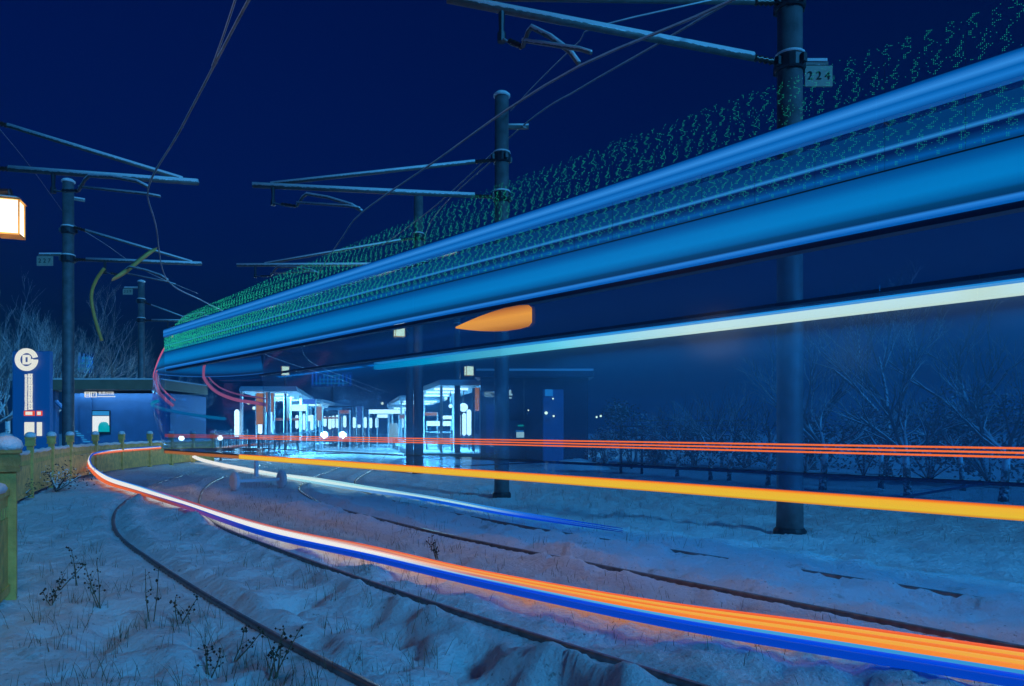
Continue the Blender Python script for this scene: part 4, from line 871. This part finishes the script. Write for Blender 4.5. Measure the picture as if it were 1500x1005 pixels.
for k, (px, Z, th, lb, lab) in enumerate(((12, 36, 2.0, 2.6, 'tall frosted tree at the left edge behind the totem'), (78, 40, 2.4, 2.9, 'tall frosted tree behind the totem and ticket office'), (140, 42, 2.2, 2.6, 'frosted tree rising behind the ticket office roof'), (255, 52, 1.6, 2.2, 'bare tree behind the tram nose'), (-20, 30, 1.5, 2.2, 'bare tree half out of the left edge'))):
    bare_tree(X(px, Z), Z, th, lb, .13, lab, 80 + k, 4, 5, 'bare trees behind the left buildings', .75, .3)
def leafy(x, y, w_, h_, label, seed, n=1500, z0=.15, m_=None, group=None, sz=.05):
    t = empty('shrub', (x, y, 0), label, 'shrub', group); rnd = random.Random(seed); m = MB(); st = MB()
    blobs = [(Vector((rnd.uniform(-.6, .6) * w_ / 2, rnd.uniform(-.6, .6) * w_ / 2, z0 + rnd.uniform(.2, .85) * h_)), rnd.uniform(.16, .34) * w_) for _ in range(9)]
    for c, rb in blobs:
        st.tube([(x, y, 0), (x + c.x * .5, y + c.y * .5, c.z * .5), (x + c.x, y + c.y, c.z)], [.03, .02, .008], 5)
        for _ in range(n // 9):
            v = Vector((rnd.gauss(0, 1), rnd.gauss(0, 1), rnd.gauss(0, .8))).normalized() * rb * rnd.uniform(.55, 1.1); q = Vector((x, y, 0)) + c + v
            if q.z < .03: continue
            a = Vector((rnd.gauss(0, 1), rnd.gauss(0, 1), rnd.gauss(0, .6))).normalized() * sz * rnd.uniform(.6, 1.3); b = a.cross(Vector((rnd.gauss(0, 1), rnd.gauss(0, 1), rnd.gauss(0, 1)))).normalized() * sz * .45
            m.add([q - a, q + b, q + a, q - b], [(0, 1, 2, 3)])
    st.build('stem', M['bark'], t); m.build('foliage', m_ or M['leaf'], t); return t
leafy(X(925, 27), 27, 2.2, 2.4, 'snow-dusted evergreen shrub right of the dark building', 1, 2600, .3)
M['frostleaf'] = mat('frosted leaf', (.10, .12, .13), .8, 0, .3, 4, 0, 30, snow=.1)
leafy(X(886, 28), 28, 1.2, 1.9, 'pale frosted bush with two lamps in front', 2, 1800, .05, M['frostleaf'])
leafy(X(870, 29), 29, .9, 1.2, 'low frosted bush beside the dark building corner', 3, 900, .0, M['frostleaf'])
hedge = [(960, 31, 2.0, 1.5, 'dark hedge bush behind the slatted fence, leftmost'), (1020, 30, 2.6, 1.7, 'dark hedge bush behind the slatted fence, second'), (1090, 28, 2.6, 1.6, 'dark hedge bush left of the nearest pole'), (1180, 25, 2.8, 1.7, 'dark hedge bush right of the nearest pole'), (1265, 23, 2.8, 1.9, 'dark hedge bush between the two widest trees'), (1360, 21, 2.8, 2.2, 'dark hedge bush behind the widest tree'), (1450, 19.5, 2.8, 2.4, 'dark hedge bush at the right edge'), (1540, 18.5, 2.8, 2.4, 'dark hedge bush beyond the right edge')]
for k, (px, Z, w_, h_, lab) in enumerate(hedge): leafy(X(px, Z), Z, w_, h_, lab, 30 + k, 1800, .05, None, 'hedge bushes behind the trees', .07)
leafy(X(82, 17.5), 17.5, 1.5, .55, 'dark scrubby bush at the foot of the left fence', 50, 500, .0, mat('dead scrub', (.05, .035, .025), .9, 0, .3, 8, 0, 30, snow=.45), None, .035)
leafy(X(45, 15.6), 15.2, .7, .4, 'small scrubby tuft before the left fence', 51, 260, .0, M['straw'], None, .03)
# slatted fence and rack
sf = empty('slatted_fence', (X(990, 29), 29, 0), 'low horizontal slatted fence behind the trees left of the pole', 'fence'); m = MB()
for z in (1.05, 1.25, 1.45, 1.65, 1.85): m.box((X(1015, 29), 29, z), (X(1100, 29) - X(930, 29), .05, .06))
m.build('slats', M['pole'], sf); m = MB()
for px in (932, 972, 1015, 1058, 1098): m.box((X(px, 29), 29.06, .95), (.1, .1, 1.95))
m.build('post', M['pole'], sf)
rk = empty('wooden_rack', (X(925, 24), 24, 0), 'dark open wooden rack standing by the evergreen shrub', 'rack'); m = MB()
for px in (909, 940): m.box((X(px, 24), 24, .8), (.07, .07, 1.6)); m.box((X(px, 24) + .08, 24.4, .8), (.07, .07, 1.6))
m.build('post', M['dark'], rk); m = MB()
for z in (.35, 1.05, 1.3, 1.6): m.box((X(924.5, 24) + .04, 24.2, z), (.86, .5, .05))
m.build('shelf', M['dark'], rk)
# snow piles
for (px, py, w_, h_, lab) in ((700, 684, 1.3, .35, 'snow heap at the foot of the right platform'), (840, 686, 1.6, .4, 'snow heap before the pale pillar'), (590, 680, .7, .3, 'small snow heap by the two dark posts')):
    g = G(px, py); m = MB(); n = 18; vs = []; fs = []
    for i in range(7):
        for k in range(n):
            th = 2 * math.pi * k / n; rr_ = w_ * (1 - (i / 6)) * (1 + .2 * vnoise(np.array([k * .7 + px]), np.array([i * .5]), 9)[0]); vs.append((g.x + rr_ * math.cos(th), g.y + rr_ * .6 * math.sin(th), -.05 + h_ * math.sin(i / 6 * math.pi / 2) * (1 + .3 * vnoise(np.array([k * .9]), np.array([i * .9 + px]), 8)[0])))
    for i in range(6):
        for k in range(n): fs.append((i * n + k, i * n + (k + 1) % n, (i + 1) * n + (k + 1) % n, (i + 1) * n + k))
    tag(m.add(vs, fs).build('snow_heap', M['snowtop'], None, True), lab, 'snow heap')
# dry weeds (single plants) and grass
def weed(px, py, h, label, seed):
    g = G(px, py); z = hz(g.x, g.y); rnd = random.Random(seed); t = empty('dry_weed', (g.x, g.y, z), label, 'weed', 'dead weeds in the snow'); st = MB(); hd = MB()
    for k in range(rnd.randint(2, 4)):
        tip = Vector((g.x + rnd.gauss(0, .07), g.y + rnd.gauss(0, .07), z + h * rnd.uniform(.6, 1.05))); a = Vector((g.x + rnd.gauss(0, .015), g.y, z - .03)); mdl = a.lerp(tip, .5) + Vector((rnd.gauss(0, .015), 0, 0)); pts = [a, mdl, tip]; st.tube(pts, [.005, .004, .002], 4)
        for j in range(9):
            f = rnd.uniform(.35, 1); q = a.lerp(mdl, f * 2) if f < .5 else mdl.lerp(tip, f * 2 - 1); e = q + Vector((rnd.gauss(0, .022), rnd.gauss(0, .022), rnd.uniform(.0, .03))); st.tube([q, e], [.002, .0015], 3); r_ = rnd.uniform(.006, .012)
            hd.lathe(e - Vector((0, 0, r_)), [(.001, 0), (r_, r_), (.001, 2 * r_)], 5)
    st.build('stem', M['straw'], t); hd.build('seed_head', mat('seed head', (.06, .03, .015), .9) if 'seed head' not in bpy.data.materials else bpy.data.materials['seed head'], t)
for k, (px, py, h, lab) in enumerate(((88, 865, .30, 'bushy dead weed near the left fence post'), (113, 858, .42, 'tall dead weed second from the left fence post'), (147, 888, .42, 'leaning dead weed in the middle of the left verge'), (216, 905, .42, 'tall dead weed with dark seed heads by the near rail'), (78, 880, .22, 'short dead weed beside the left snow step'), (307, 955, .22, 'brown dead tuft near the bottom edge'), (344, 952, .24, 'second brown dead tuft near the bottom edge'), (640, 812, .30, 'small plant standing alone between the tracks'), (266, 905, .25, 'faint dead weed close to the near rail'), (400, 985, .3, 'dead stalks beside the rail at the bottom edge'))): weed(px, py, h, lab, 200 + k)
m = MB(); rnd = random.Random(9)
def blade(x, y, h):
    z = hz(x, y) - .02; a = Vector((x, y, z)); tip = a + Vector((rnd.gauss(0, .3) * h, rnd.gauss(0, .3) * h, h)); s_ = Vector((rnd.gauss(0, 1), rnd.gauss(0, 1), 0)).normalized() * .0022; mid = a.lerp(tip, .55) + Vector((0, 0, .12 * h)); m.add([a - s_, a + s_, mid + s_ * .7, mid - s_ * .7, tip], [(0, 1, 2, 3), (3, 2, 4)])
for _ in range(300):
    px, py = rnd.uniform(20, 640), rnd.uniform(735, 1040); g = G(px, py); cx, cy = g.x, g.y
    if min((Vector((cx, cy, 0)) - p).length for p in As[::2]) < .25: continue
    for _k in range(rnd.randint(2, 9)): blade(cx + rnd.gauss(0, .05), cy + rnd.gauss(0, .05), rnd.uniform(.05, .2))
for _ in range(900):
    t_ = rnd.uniform(0, 1); i = int(t_ * (len(Bs) * .30)); p = Bs[i].lerp(Cs[min(len(Cs) - 1, i)], rnd.uniform(.15, .85))
    for _k in range(rnd.randint(1, 5)): blade(p.x + rnd.gauss(0, .08), p.y + rnd.gauss(0, .08), rnd.uniform(.04, .13))
for _ in range(700):
    x, y = rnd.uniform(-2, 12), rnd.uniform(9, 18)
    for _k in range(rnd.randint(1, 4)): blade(x + rnd.gauss(0, .08), y + rnd.gauss(0, .08), rnd.uniform(.05, .2))
tag(m.build('dry_grass', M['straw']), 'sparse dry grass blades poking through the snow', 'grass', kind='stuff')

# ------------------------------------------------------------------ night mist over the snow
m = bpy.data.materials.new('night mist'); m.use_nodes = True; n = m.node_tree; n.nodes.remove(n.nodes['Principled BSDF'])
pv = n.nodes.new('ShaderNodeVolumePrincipled'); pv.inputs['Density'].default_value = .0026; pv.inputs['Color'].default_value = (.2, .65, 1, 1); pv.inputs['Anisotropy'].default_value = .3
n.links.new(pv.outputs[0], n.nodes['Material Output'].inputs['Volume'])
hb = MB(); hb.box((0, 30, 7.5), (760, 760, 20)); o = hb.build('haze', m); tag(o, kind='stuff')
